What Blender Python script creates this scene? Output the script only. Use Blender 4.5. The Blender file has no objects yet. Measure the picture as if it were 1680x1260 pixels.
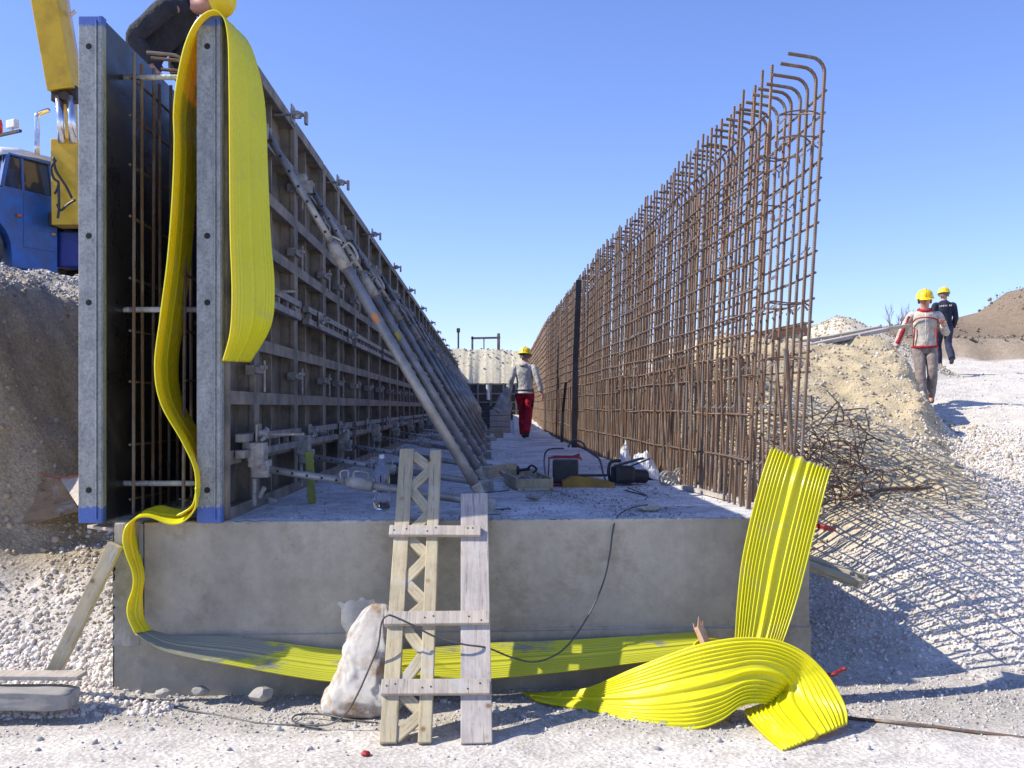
import bpy, bmesh, math, random
import numpy as np
from mathutils import Vector, Matrix, Quaternion
random.seed(7)
RNG = np.random.default_rng(11)
PI = math.pi
SC = bpy.context.scene
COL = SC.collection

# ------------------------------------------------------------------ camera, sky, sun, exposure
EYE = 1.55
cam_d = bpy.data.cameras.new('camera')
cam = bpy.data.objects.new('camera', cam_d); COL.objects.link(cam)
cam.location = (0, 0, EYE); cam.rotation_euler = (PI/2, 0, 0)
cam_d.sensor_width = 36; cam_d.lens = 35.0; cam_d.shift_y = 38/1680
cam_d.clip_start = 0.05; cam_d.clip_end = 6000
SC.camera = cam
SUN_EL, SUN_AZ = math.radians(43.5), math.radians(4.2)    # light travels towards +X, a little +Y
world = bpy.data.worlds.new('World'); SC.world = world; world.use_nodes = True
wn = world.node_tree; bgn = wn.nodes['Background']
sky = wn.nodes.new('ShaderNodeTexSky'); sky.sky_type = 'NISHITA'; sky.sun_disc = False
sky.sun_elevation = SUN_EL
sky.sun_rotation = math.atan2(-math.cos(SUN_AZ), -math.sin(SUN_AZ))
sky.air_density = 1.0; sky.dust_density = 0.15; sky.ozone_density = 3.5; sky.altitude = 100
tint = wn.nodes.new('ShaderNodeMix'); tint.data_type = 'RGBA'; tint.blend_type = 'MULTIPLY'; tint.inputs[0].default_value = 1
tint.inputs[7].default_value = (.98, .98, 1.34, 1)     # the camera's slightly violet white balance
wn.links.new(sky.outputs[0], tint.inputs[6]); wn.links.new(tint.outputs[2], bgn.inputs[0]); bgn.inputs[1].default_value = 0.13
sun_d = bpy.data.lights.new('sun', 'SUN'); sun_d.energy = 5.0; sun_d.angle = math.radians(0.35); sun_d.color = (1.0, 0.93, 0.80)
sun = bpy.data.objects.new('sun', sun_d); COL.objects.link(sun)
ld = Vector((math.cos(SUN_EL)*math.cos(SUN_AZ), math.cos(SUN_EL)*math.sin(SUN_AZ), -math.sin(SUN_EL)))
sun.rotation_euler = ld.to_track_quat('-Z', 'Y').to_euler()
vs = SC.view_settings; vs.view_transform = 'Standard'; vs.look = 'None'; vs.gamma = 1; vs.use_curve_mapping = False
vs.exposure = 0.42

# ------------------------------------------------------------------ helpers
def U(px, py, Z): return Vector(((px-840)/1633*Z, Z, EYE-(py-668)/1633*Z))
def lerp(a, b, t): return a+(b-a)*t
def tag(o, label=None, cat=None, group=None, kind=None):
    if label: o['label'] = label
    if cat: o['category'] = cat
    if group: o['group'] = group
    if kind: o['kind'] = kind
    return o
def empty(name, loc, rz=0.0, parent=None):
    o = bpy.data.objects.new(name, None); COL.objects.link(o); o.empty_display_size = .1
    o.location = loc; o.rotation_euler = (0, 0, rz); o.parent = parent
    return o
def copy_tree(o, parent=None):
    c = o.copy(); COL.objects.link(c); c.parent = parent
    for ch in o.children: copy_tree(ch, c)
    return c

def childof(o, p):
    o.parent = p; o.matrix_parent_inverse = Matrix.Translation(p.location).inverted(); return o
class MB:
    def __init__(s): s.v = []; s.f = []; s.m = []; s.mi = 0
    def add(s, vs, fs):
        n = len(s.v); s.v += [tuple(v) for v in vs]; s.f += [tuple(i+n for i in f) for f in fs]; s.m += [s.mi]*len(fs); return s
    def box(s, c, d, rot=None, bev=0.0):
        hx, hy, hz = d[0]/2, d[1]/2, d[2]/2; c = Vector(c)
        M = rot if rot is not None else Matrix.Identity(3)
        if bev <= 0:
            vs = [c+M@Vector((x*hx, y*hy, z*hz)) for x in (-1,1) for y in (-1,1) for z in (-1,1)]
            s.add(vs, [(0,1,3,2),(4,6,7,5),(0,4,5,1),(2,3,7,6),(0,2,6,4),(1,5,7,3)])
        else:
            bm = bmesh.new(); bmesh.ops.create_cube(bm, size=1)
            for v in bm.verts: v.co = Vector((v.co.x*d[0], v.co.y*d[1], v.co.z*d[2]))
            bmesh.ops.bevel(bm, geom=bm.edges[:], offset=bev, segments=2, affect='EDGES', profile=.6)
            bm.verts.index_update()
            s.add([c+M@v.co for v in bm.verts], [[v.index for v in f.verts] for f in bm.faces]); bm.free()
        return s
    def beam(s, a, b, w, h, up=(0,0,1), bev=0.0, n=1):
        a = Vector(a); b = Vector(b); d = (b-a); L = d.length; y = d.normalized(); u = Vector(up)
        x = y.cross(u)
        if x.length < 1e-4: x = y.cross(Vector((1,0,0)))
        x.normalize(); z = x.cross(y)
        M = Matrix((x, y, z)).transposed()
        return s.box((a+b)/2, (w, L, h), M, bev)
    def tube(s, pts, r, n=8, caps=True):
        pts = [Vector(p) for p in pts]; m = len(pts); rs = r if isinstance(r, (list, tuple)) else [r]*m
        T = []
        for i in range(m):
            t = pts[min(i+1, m-1)]-pts[max(i-1, 0)]; T.append(t.normalized() if t.length > 1e-9 else Vector((0,0,1)))
        ref = Vector((0,0,1)) if abs(T[0].z) < .9 else Vector((1,0,0))
        x = T[0].cross(ref).normalized(); vs = []
        for i in range(m):
            x = (x-T[i]*x.dot(T[i])).normalized(); y = T[i].cross(x)
            for k in range(n):
                a = 2*PI*k/n; vs.append(pts[i]+(x*math.cos(a)+y*math.sin(a))*rs[i])
        fs = [(i*n+k, i*n+(k+1) % n, (i+1)*n+(k+1) % n, (i+1)*n+k) for i in range(m-1) for k in range(n)]
        if caps: fs += [tuple(range(n-1, -1, -1)), tuple(range((m-1)*n, m*n))]
        return s.add(vs, fs)
    def lathe(s, prof, n=20, M=None, a0=0, a1=2*PI, sx=1, sy=1):
        vs = []; M = M or Matrix.Identity(4)
        for r, z in prof:
            for k in range(n): a = a0+(a1-a0)*k/n; vs.append(M@Vector((r*math.cos(a)*sx, r*math.sin(a)*sy, z)))
        m = len(prof)
        return s.add(vs, [(i*n+k, i*n+(k+1) % n, (i+1)*n+(k+1) % n, (i+1)*n+k) for i in range(m-1) for k in range(n)])
    def prism(s, poly, y0, y1):      # polygon in xz extruded along y
        n = len(poly)
        vs = [(x, y0, z) for x, z in poly]+[(x, y1, z) for x, z in poly]
        return s.add(vs, [tuple(range(n)), tuple(range(2*n-1, n-1, -1))]+[(i, n+i, n+(i+1) % n, (i+1) % n) for i in range(n)])
    def mesh(s, name, mats, smooth=False):
        me = bpy.data.meshes.new(name); me.from_pydata(s.v, [], s.f); me.update()
        for m in (mats if isinstance(mats, (list, tuple)) else [mats]): me.materials.append(m)
        if any(s.m): me.polygons.foreach_set('material_index', s.m)
        if smooth: me.polygons.foreach_set('use_smooth', [True]*len(me.polygons))
        bm = bmesh.new(); bm.from_mesh(me); bmesh.ops.recalc_face_normals(bm, faces=bm.faces); bm.to_mesh(me); bm.free()
        return me
    def build(s, name, mats, parent=None, smooth=False, loc=None):
        o = bpy.data.objects.new(name, s.mesh(name, mats, smooth)); COL.objects.link(o); o.parent = parent
        if loc is not None: o.location = loc
        return o
def link(name, me, parent=None, loc=(0,0,0), rot=(0,0,0)):
    o = bpy.data.objects.new(name, me); COL.objects.link(o); o.parent = parent; o.location = loc; o.rotation_euler = rot
    return o
def smooth_path(pts, k=6):
    pts = [Vector(p) for p in pts]; out = []
    for i in range(len(pts)-1):
        p0 = pts[max(i-1, 0)]; p1 = pts[i]; p2 = pts[i+1]; p3 = pts[min(i+2, len(pts)-1)]
        for j in range(k):
            t = j/k
            out.append(.5*((2*p1)+(p2-p0)*t+(2*p0-5*p1+4*p2-p3)*t*t+(3*p1-3*p2+p3-p0)*t**3))
    out.append(pts[-1]); return out

def smooth_rows(rows, k):
    out = []
    for i in range(len(rows)-1):
        p0 = rows[max(i-1, 0)]; p1 = rows[i]; p2 = rows[i+1]; p3 = rows[min(i+2, len(rows)-1)]
        for j in range(k):
            t = j/k; out.append(tuple(.5*(2*b+(c-a)*t+(2*a-5*b+4*c-d)*t*t+(3*b-3*c+d-a)*t**3) for a, b, c, d in zip(p0, p1, p2, p3)))
    out.append(rows[-1]); return out

# numpy value noise
_P = RNG.random((256, 256))
def vnoise(x, y):
    xi = np.floor(x).astype(int); yi = np.floor(y).astype(int); fx = x-xi; fy = y-yi
    fx = fx*fx*(3-2*fx); fy = fy*fy*(3-2*fy)
    a = _P[xi & 255, yi & 255]; b = _P[(xi+1) & 255, yi & 255]; c = _P[xi & 255, (yi+1) & 255]; d = _P[(xi+1) & 255, (yi+1) & 255]
    return (a*(1-fx)+b*fx)*(1-fy)+(c*(1-fx)+d*fx)*fy
def fbm(x, y, o=4):
    s = 0; a = .5
    for i in range(o): s = s+a*(vnoise(x*2**i+17*i, y*2**i+31*i)-.5); a *= .5
    return s
def sst(a, b, x):
    t = np.clip((x-a)/(b-a), 0, 1); return t*t*(3-2*t)

# ------------------------------------------------------------------ materials
def nodes(name):
    m = bpy.data.materials.new(name); m.use_nodes = True; nt = m.node_tree
    return m, nt, nt.nodes['Principled BSDF']
def ramp(nt, fac, stops):
    r = nt.nodes.new('ShaderNodeValToRGB'); el = r.color_ramp.elements
    while len(el) < len(stops): el.new(.5)
    for e, (p, c) in zip(el, stops): e.position = p; e.color = (*c, 1) if len(c) == 3 else c
    nt.links.new(fac, r.inputs[0]); return r.outputs[0]
def noise(nt, vec, scale, detail=5, rough=.6, dist=0):
    n = nt.nodes.new('ShaderNodeTexNoise'); n.inputs['Scale'].default_value = scale; n.inputs['Detail'].default_value = detail
    n.inputs['Roughness'].default_value = rough; n.inputs['Distortion'].default_value = dist
    nt.links.new(vec, n.inputs['Vector']); return n.outputs[0]
def mixc(nt, fac, a, b, mode='MIX'):
    m = nt.nodes.new('ShaderNodeMix'); m.data_type = 'RGBA'; m.blend_type = mode
    for sock, v in ((m.inputs[0], fac), (m.inputs[6], a), (m.inputs[7], b)):
        if hasattr(v, 'links') or isinstance(v, bpy.types.NodeSocket): nt.links.new(v, sock)
        elif isinstance(v, (int, float)): sock.default_value = v
        else: sock.default_value = (*v, 1)
    return m.outputs[2]
def coords(nt, kind='Object', scale=None):
    t = nt.nodes.new('ShaderNodeTexCoord'); o = t.outputs[kind]
    if kind == 'World': o = None
    if scale:
        mp = nt.nodes.new('ShaderNodeMapping'); mp.inputs['Scale'].default_value = scale; nt.links.new(o, mp.inputs[0]); o = mp.outputs[0]
    return o
def wpos(nt, scale=None):
    g = nt.nodes.new('ShaderNodeNewGeometry'); o = g.outputs['Position']
    if scale:
        mp = nt.nodes.new('ShaderNodeMapping'); mp.inputs['Scale'].default_value = scale; nt.links.new(o, mp.inputs[0]); o = mp.outputs[0]
    return o
def bump(nt, b, h, strength, dist=.01):
    n = nt.nodes.new('ShaderNodeBump'); n.inputs['Strength'].default_value = strength; n.inputs['Distance'].default_value = dist
    nt.links.new(h, n.inputs['Height']); nt.links.new(n.outputs[0], b.inputs['Normal'])
def simple(name, c1, c2=None, rough=.6, scale=8, metal=0.0, bmp=.2, bscale=60, bdist=.003, stretch=None, world_=True, lo=.38, hi=.62):
    m, nt, b = nodes(name); v = wpos(nt, stretch) if world_ else coords(nt, 'Object', stretch)
    c2 = c2 or tuple(x*.7 for x in c1)
    f = noise(nt, v, scale, 6, .65)
    nt.links.new(ramp(nt, f, [(lo, c1), (hi, c2)]), b.inputs['Base Color'])
    b.inputs['Roughness'].default_value = rough; b.inputs['Metallic'].default_value = metal
    if bmp: bump(nt, b, noise(nt, v, bscale, 4), bmp, bdist)
    return m

# concrete
def concrete(name, base, dark, spec=.3, grime=True):
    m, nt, b = nodes(name); v = wpos(nt)
    big = noise(nt, v, 1.6, 6, .62); med = noise(nt, v, 14, 6, .7); fine = noise(nt, v, 120, 3, .6)
    c = ramp(nt, big, [(.32, dark), (.62, base)])
    c = mixc(nt, .55, c, ramp(nt, med, [(.35, (.80, .80, .80)), (.62, (1.06, 1.06, 1.06))]), 'MULTIPLY')
    sp = nt.nodes.new('ShaderNodeTexVoronoi'); sp.inputs['Scale'].default_value = 34; nt.links.new(v, sp.inputs['Vector'])
    hole = ramp(nt, sp.outputs['Distance'], [(.05, (.18, .17, .16)), (.10, (1, 1, 1))])
    msk = ramp(nt, noise(nt, v, 3.3, 4, .7), [(.47, (0, 0, 0)), (.56, (1, 1, 1))])
    c = mixc(nt, msk, c, mixc(nt, .9, c, hole, 'MULTIPLY'))
    sta = ramp(nt, noise(nt, v, 1.3, 9, .8, .2), [(.40, (.72, .70, .66)), (.49, (1, 1, 1)), (.58, (1, 1, 1)), (.68, (1.18, 1.17, 1.14))])
    c = mixc(nt, .75, c, sta, 'MULTIPLY')
    vs_ = wpos(nt, (9, 9, .7)); st = noise(nt, vs_, 1.0, 4, .6)
    c = mixc(nt, .22, c, ramp(nt, st, [(.38, (.7, .7, .7)), (.58, (1.05, 1.05, 1.05))]), 'MULTIPLY')
    nt.links.new(c, b.inputs['Base Color']); b.inputs['Roughness'].default_value = .88
    h = mixc(nt, .6, fine, med); bump(nt, b, h, .35, .006)
    return m
M_CONC = concrete('concrete_cast', (.42, .385, .305), (.30, .275, .215))
M_CONC2 = concrete('concrete_rough', (.44, .42, .38), (.24, .23, .21))
# slab top: dusty pale with darker crumbs
def slab_mat():
    m, nt, b = nodes('concrete_slab_dusty'); v = wpos(nt)
    big = noise(nt, v, 1.1, 7, .7, .4); med = noise(nt, v, 9, 6, .75); fine = noise(nt, v, 70, 4, .7)
    c = ramp(nt, big, [(.36, (.42, .41, .40)), (.6, (.70, .69, .67))])
    c = mixc(nt, .7, c, ramp(nt, med, [(.38, (.55, .54, .53)), (.56, (1.08, 1.08, 1.08))]), 'MULTIPLY')
    c = mixc(nt, .8, c, ramp(nt, fine, [(.30, (.35, .34, .33)), (.42, (1, 1, 1))]), 'MULTIPLY')
    nt.links.new(c, b.inputs['Base Color']); b.inputs['Roughness'].default_value = .9
    bump(nt, b, mixc(nt, .5, fine, med), .5, .01)
    return m
M_SLAB = slab_mat()
# galvanised frame with blue painted ends (object z)
def zinc(name, ends):
    m, nt, b = nodes(name); v = wpos(nt, (6, 6, 2.5))
    n1 = noise(nt, v, 2.2, 7, .75); n2 = noise(nt, wpos(nt), 60, 5, .8)
    c = ramp(nt, n1, [(.36, (.22, .235, .235)), (.52, (.30, .315, .30)), (.68, (.40, .405, .385))])
    c = mixc(nt, .6, c, ramp(nt, n2, [(.4, (.55, .55, .54)), (.55, (1.1, 1.1, 1.1))]), 'MULTIPLY')
    if ends:
        sp = nt.nodes.new('ShaderNodeSeparateXYZ'); nt.links.new(coords(nt, 'Object'), sp.inputs[0])
        def band(lo, op):
            ad = nt.nodes.new('ShaderNodeMath'); ad.operation = 'MULTIPLY_ADD'; nt.links.new(n2, ad.inputs[0]); ad.inputs[1].default_value = .10; nt.links.new(sp.outputs[2], ad.inputs[2])
            g = nt.nodes.new('ShaderNodeMath'); g.operation = op; nt.links.new(ad.outputs[0], g.inputs[0]); g.inputs[1].default_value = lo; return g.outputs[0]
        a = band(.135, 'LESS_THAN'); t = band(2.70, 'GREATER_THAN')
        s = nt.nodes.new('ShaderNodeMath'); s.operation = 'MAXIMUM'; nt.links.new(a, s.inputs[0]); nt.links.new(t, s.inputs[1])
        mm = nt.nodes.new('ShaderNodeMath'); mm.operation = 'MULTIPLY'; nt.links.new(s.outputs[0], mm.inputs[0]); mm.inputs[1].default_value = .85
        c = mixc(nt, mm.outputs[0], c, (.05, .12, .42))
    nt.links.new(c, b.inputs['Base Color']); b.inputs['Metallic'].default_value = .35; b.inputs['Roughness'].default_value = .6
    bump(nt, b, n2, .25, .002)
    return m
M_ZINC = zinc('galvanised_steel', False); M_ZINCB = zinc('galvanised_steel_blue_ends', True)
M_FRAME = simple('formwork_frame_cement_stained', (.28, .24, .185), (.13, .118, .10), .75, 5, .15, .5, 45, .004)
M_SHEET = simple('formwork_sheet_back_plywood', (.22, .185, .135), (.09, .08, .065), .8, 3, 0, .4, 30, .003)
def film():
    m, nt, b = nodes('phenolic_film_face'); v = wpos(nt)
    f = noise(nt, v, 2.3, 7, .7, .6)
    nt.links.new(ramp(nt, f, [(.38, (.012, .012, .016)), (.6, (.035, .032, .036)), (.7, (.09, .085, .08))]), b.inputs['Base Color'])
    nt.links.new(ramp(nt, f, [(.35, (.2, .2, .2)), (.65, (.55, .55, .55))]), b.inputs['Roughness'])
    b.inputs['IOR'].default_value = 1.6; bump(nt, b, noise(nt, v, 14, 5), .15, .004); return m
M_FILM = film()
M_WALER = simple('waler_channel_grey', (.30, .285, .26), (.16, .155, .15), .6, 9, .3, .3, 50)
M_PROP = simple('prop_tube_grey', (.38, .375, .36), (.21, .208, .20), .5, 6, .45, .25, 40)
M_CASTW = simple('cast_bracket_whitish', (.42, .40, .36), (.22, .21, .19), .7, 16, .1, .4, 60)
M_HOLE = simple('dark_hole', (.012, .012, .012), (.02, .02, .02), .9, 20, 0, 0)
def rust():
    m, nt, b = nodes('rusty_rebar'); g = nt.nodes.new('ShaderNodeNewGeometry'); v = wpos(nt)
    oi = nt.nodes.new('ShaderNodeObjectInfo')
    n1 = noise(nt, wpos(nt, (5, 5, 1.6)), 3, 6, .7); ad = nt.nodes.new('ShaderNodeMath'); ad.operation = 'MULTIPLY_ADD'
    nt.links.new(oi.outputs['Random'], ad.inputs[0]); ad.inputs[1].default_value = .22; nt.links.new(n1, ad.inputs[2])
    c = ramp(nt, ad.outputs[0], [(.45, (.19, .16, .14)), (.56, (.15, .105, .075)), (.68, (.19, .105, .058)), (.8, (.27, .22, .175))])
    nt.links.new(c, b.inputs['Base Color']); b.inputs['Roughness'].default_value = .62; b.inputs['Metallic'].default_value = .25
    w = nt.nodes.new('ShaderNodeTexWave'); w.bands_direction = 'Z'; w.inputs['Scale'].default_value = 30; nt.links.new(v, w.inputs['Vector'])
    bump(nt, b, w.outputs[1], .4, .003); return m
M_RUST = rust()
def pvc():
    m, nt, b = nodes('yellow_pvc'); v = wpos(nt)
    f = noise(nt, v, 3, 4); d = noise(nt, v, 7, 7, .75, .5); d2 = noise(nt, v, 90, 3, .7)
    c = ramp(nt, f, [(.35, (.72, .74, .010)), (.65, (.79, .79, .018))])
    dm = ramp(nt, d, [(.55, (0, 0, 0)), (.72, (.55, .55, .55))]); c = mixc(nt, dm, c, (.52, .50, .22))
    c = mixc(nt, .5, c, ramp(nt, d2, [(.28, (.45, .42, .3)), (.36, (1, 1, 1))]), 'MULTIPLY')
    nt.links.new(ramp(nt, d, [(.4, (.2, .2, .2)), (.65, (.5, .5, .5))]), b.inputs['Roughness'])
    nt.links.new(c, b.inputs['Base Color']); b.inputs['IOR'].default_value = 1.5
    tr = nt.nodes.new('ShaderNodeBsdfTranslucent'); tr.inputs[0].default_value = (1.0, .50, .0, 1)
    mx = nt.nodes.new('ShaderNodeMixShader'); mx.inputs[0].default_value = .22
    out = [n for n in nt.nodes if n.type == 'OUTPUT_MATERIAL'][0]
    nt.links.new(b.outputs[0], mx.inputs[1]); nt.links.new(tr.outputs[0], mx.inputs[2]); nt.links.new(mx.outputs[0], out.inputs[0])
    bump(nt, b, noise(nt, v, 25, 3), .06, .004); return m
M_PVC = pvc()
def pvc_cement():
    m, nt, b = nodes('yellow_pvc_cement_smeared'); v = wpos(nt, (3, 3, 14))
    f = noise(nt, v, 1.0, 6, .7)
    sp = nt.nodes.new('ShaderNodeSeparateXYZ'); nt.links.new(wpos(nt), sp.inputs[0])
    # cement smear at the left end of the band and along its embedded top
    mr = nt.nodes.new('ShaderNodeMapRange'); mr.inputs[1].default_value = -1.75; mr.inputs[2].default_value = -.9; mr.inputs[3].default_value = .26; mr.inputs[4].default_value = 0; nt.links.new(sp.outputs[0], mr.inputs[0])
    mz = nt.nodes.new('ShaderNodeMapRange'); mz.inputs[1].default_value = .15; mz.inputs[2].default_value = .34; mz.inputs[3].default_value = -.16; mz.inputs[4].default_value = .12; nt.links.new(sp.outputs[2], mz.inputs[0])
    a = nt.nodes.new('ShaderNodeMath'); nt.links.new(mr.outputs[0], a.inputs[0]); nt.links.new(mz.outputs[0], a.inputs[1])
    a2 = nt.nodes.new('ShaderNodeMath'); nt.links.new(a.outputs[0], a2.inputs[0]); nt.links.new(f, a2.inputs[1])
    fac = ramp(nt, a2.outputs[0], [(.52, (0, 0, 0)), (.62, (1, 1, 1))])
    c = mixc(nt, fac, (.50, .50, .025), (.27, .26, .18))
    nt.links.new(c, b.inputs['Base Color']); b.inputs['Roughness'].default_value = .5; return m
M_PVC2 = pvc_cement()
def wood(name, c1, c2, stretch=(30, 30, 2)):
    m, nt, b = nodes(name); v = coords(nt, 'Object', stretch)
    g = noise(nt, v, 1.6, 6, .7, .5); k = noise(nt, wpos(nt), 5, 5, .7); s = noise(nt, wpos(nt), 45, 4, .8)
    c = ramp(nt, g, [(.3, c2), (.6, c1)])
    c = mixc(nt, .6, c, ramp(nt, k, [(.38, (.72, .72, .75)), (.6, (1.06, 1.04, 1.0))]), 'MULTIPLY')
    c = mixc(nt, .8, c, ramp(nt, s, [(.27, (.4, .38, .35)), (.36, (1, 1, 1))]), 'MULTIPLY')
    kv = nt.nodes.new('ShaderNodeTexVoronoi'); kv.inputs['Scale'].default_value = 7; nt.links.new(wpos(nt), kv.inputs['Vector'])
    c = mixc(nt, .85, c, ramp(nt, kv.outputs['Distance'], [(.05, (.32, .22, .14)), (.10, (.85, .78, .7)), (.16, (1, 1, 1))]), 'MULTIPLY')
    cm = ramp(nt, noise(nt, wpos(nt), 4.5, 7, .75, .8), [(.54, (0, 0, 0)), (.64, (.6, .6, .6))]); c = mixc(nt, cm, c, (.46, .45, .43))
    cr = noise(nt, coords(nt, 'Object', tuple(3*q for q in stretch)), 1.2, 3, .6); c = mixc(nt, .7, c, ramp(nt, cr, [(.33, (.45, .4, .36)), (.40, (1, 1, 1))]), 'MULTIPLY')
    nt.links.new(c, b.inputs['Base Color']); b.inputs['Roughness'].default_value = .8
    bump(nt, b, g, .3, .004); return m
M_WOODY = wood('pale_yellow_timber', (.52, .45, .29), (.36, .30, .19))
M_WOODG = wood('weathered_grey_board', (.50, .45, .40), (.33, .29, .26))
M_WOODH = wood('grey_board_lengthwise_x', (.52, .46, .38), (.36, .31, .26), (2, 30, 30))
M_WOODB = wood('raw_split_timber', (.62, .36, .20), (.45, .24, .14))
M_BLACK = simple('black_plastic', (.018, .018, .022), (.035, .035, .04), .45, 12, 0, .1)
M_CABLE = simple('black_rubber_cable', (.05, .055, .06), (.09, .09, .09), .5, 12, 0, .1)
M_RED = simple('red_paint', (.34, .02, .02), (.2, .015, .02), .5, 14, 0, .1)
M_YEL = simple('yellow_paint', (.66, .42, .03), (.42, .24, .02), .5, 3.5, 0, .15)
M_YELB = simple('crane_yellow_worn', (.70, .44, .015), (.48, .29, .012), .45, 2.2, 0, .15, lo=.45, hi=.7)
M_BLUE = simple('truck_blue', (.03, .14, .46), (.05, .10, .26), .45, 3.2, 0, .15)
M_WHITEP = simple('white_paint_dusty', (.72, .74, .78), (.58, .60, .64), .4, 2.5, 0, .08)
M_CHROME = simple('chrome_rod', (.75, .76, .80), (.6, .6, .65), .2, 3, .9, 0)
M_RUBBER = simple('tyre_rubber_dusty', (.10, .095, .085), (.045, .043, .04), .9, 7, 0, .4)
M_DARK = simple('dark_steel', (.035, .03, .028), (.07, .05, .04), .6, 8, .3, .2)
M_SKIN = simple('skin', (.56, .29, .215), (.48, .23, .17), .55, 10, 0, .05)
M_HAIR = simple('hair_grey_brown', (.10, .085, .07), (.2, .18, .15), .8, 40, 0, .3)
M_HELM = simple('yellow_helmet', (.86, .62, .01), (.78, .54, .01), .3, 3, 0, 0)
def cloth(name, c, c2=None, r=.9): return simple(name, c, c2 or tuple(x*.62 for x in c), r, 9, 0, 1.0, 9, .04)
M_CREAM = cloth('cream_jacket_cloth', (.60, .55, .46)); M_CRED = cloth('dark_red_cloth', (.42, .02, .03))
M_TAUPE = cloth('taupe_trousers_cloth', (.30, .245, .22)); M_NAVY = cloth('navy_cloth', (.02, .022, .045))
M_DENIM = cloth('dark_denim', (.03, .035, .075)); M_HOOD = cloth('grey_hoodie_cloth', (.50, .49, .46)); M_REDT = cloth('red_trousers_cloth', (.48, .008, .03))
M_CHAR = cloth('charcoal_jacket_cloth', (.035, .036, .045)); M_BOOT = simple('dark_boot_leather', (.04, .035, .03), (.09, .08, .07), .7, 15)
M_WHITEC = cloth('white_cloth', (.68, .67, .64))
def glass(name, c=(1, 1, 1), rough=.05):
    m, nt, b = nodes(name); b.inputs['Base Color'].default_value = (*c, 1); b.inputs['Roughness'].default_value = rough
    b.inputs['Transmission Weight'].default_value = 1; b.inputs['IOR'].default_value = 1.33; return m
M_PET = glass('clear_bottle_plastic'); M_GLASSD = simple('cab_window_glass', (.03, .035, .055), (.05, .055, .07), .08, 2, 0, 0)
def poly():
    m, nt, b = nodes('thin_polythene'); b.inputs['Base Color'].default_value = (.8, .82, .85, 1); b.inputs['Roughness'].default_value = .25
    tr = nt.nodes.new('ShaderNodeBsdfTransparent'); mx = nt.nodes.new('ShaderNodeMixShader'); mx.inputs[0].default_value = .24
    out = [n for n in nt.nodes if n.type == 'OUTPUT_MATERIAL'][0]
    nt.links.new(tr.outputs[0], mx.inputs[1]); nt.links.new(b.outputs[0], mx.inputs[2]); nt.links.new(mx.outputs[0], out.inputs[0])
    bump(nt, b, noise(nt, wpos(nt), 18, 5), .6, .02); return m
M_POLY = poly()
def sackm():
    m, nt, b = nodes('white_woven_sack'); v = wpos(nt)
    k = noise(nt, wpos(nt, (1, 1, 1)), 6, 5, .7)
    nt.links.new(ramp(nt, k, [(.38, (.36, .23, .13)), (.46, (.46, .42, .36)), (.58, (.60, .57, .52))]), b.inputs['Base Color'])
    b.inputs['Roughness'].default_value = .45; w1 = nt.nodes.new('ShaderNodeTexWave'); w1.bands_direction = 'Z'; w1.inputs['Scale'].default_value = 90; nt.links.new(v, w1.inputs['Vector'])
    w2 = nt.nodes.new('ShaderNodeTexWave'); w2.bands_direction = 'X'; w2.inputs['Scale'].default_value = 90; nt.links.new(v, w2.inputs['Vector'])
    wv = mixc(nt, .5, w1.outputs[1], w2.outputs[1]); rd = nt.nodes.new('ShaderNodeTexNoise'); rd.noise_type = 'RIDGED_MULTIFRACTAL'; rd.inputs['Scale'].default_value = 5.5; rd.inputs['Detail'].default_value = 4; nt.links.new(v, rd.inputs['Vector'])
    bump(nt, b, mixc(nt, .12, rd.outputs[0], wv), .7, .018); return m
M_SACK = sackm()
def stones(name, stops, rough=.85):
    m, nt, b = nodes(name); g = nt.nodes.new('ShaderNodeNewGeometry')
    c = ramp(nt, g.outputs['Random Per Island'], stops)
    c = mixc(nt, .5, c, ramp(nt, noise(nt, wpos(nt), 60, 4), [(.35, (.7, .68, .65)), (.6, (1.05, 1.05, 1.05))]), 'MULTIPLY')
    nt.links.new(c, b.inputs['Base Color']); b.inputs['Roughness'].default_value = rough; return m
M_STW = stones('crushed_white_limestone', [(0, (.50, .46, .40)), (.35, (.66, .62, .56)), (.75, (.76, .73, .68)), (1, (.52, .40, .34))])
M_STG = stones('crushed_grey_stone', [(0, (.26, .25, .24)), (.5, (.45, .44, .42)), (1, (.66, .64, .60))])
M_STB = stones('earth_clods', [(0, (.30, .25, .17)), (.5, (.42, .36, .26)), (1, (.55, .50, .40))])

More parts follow.
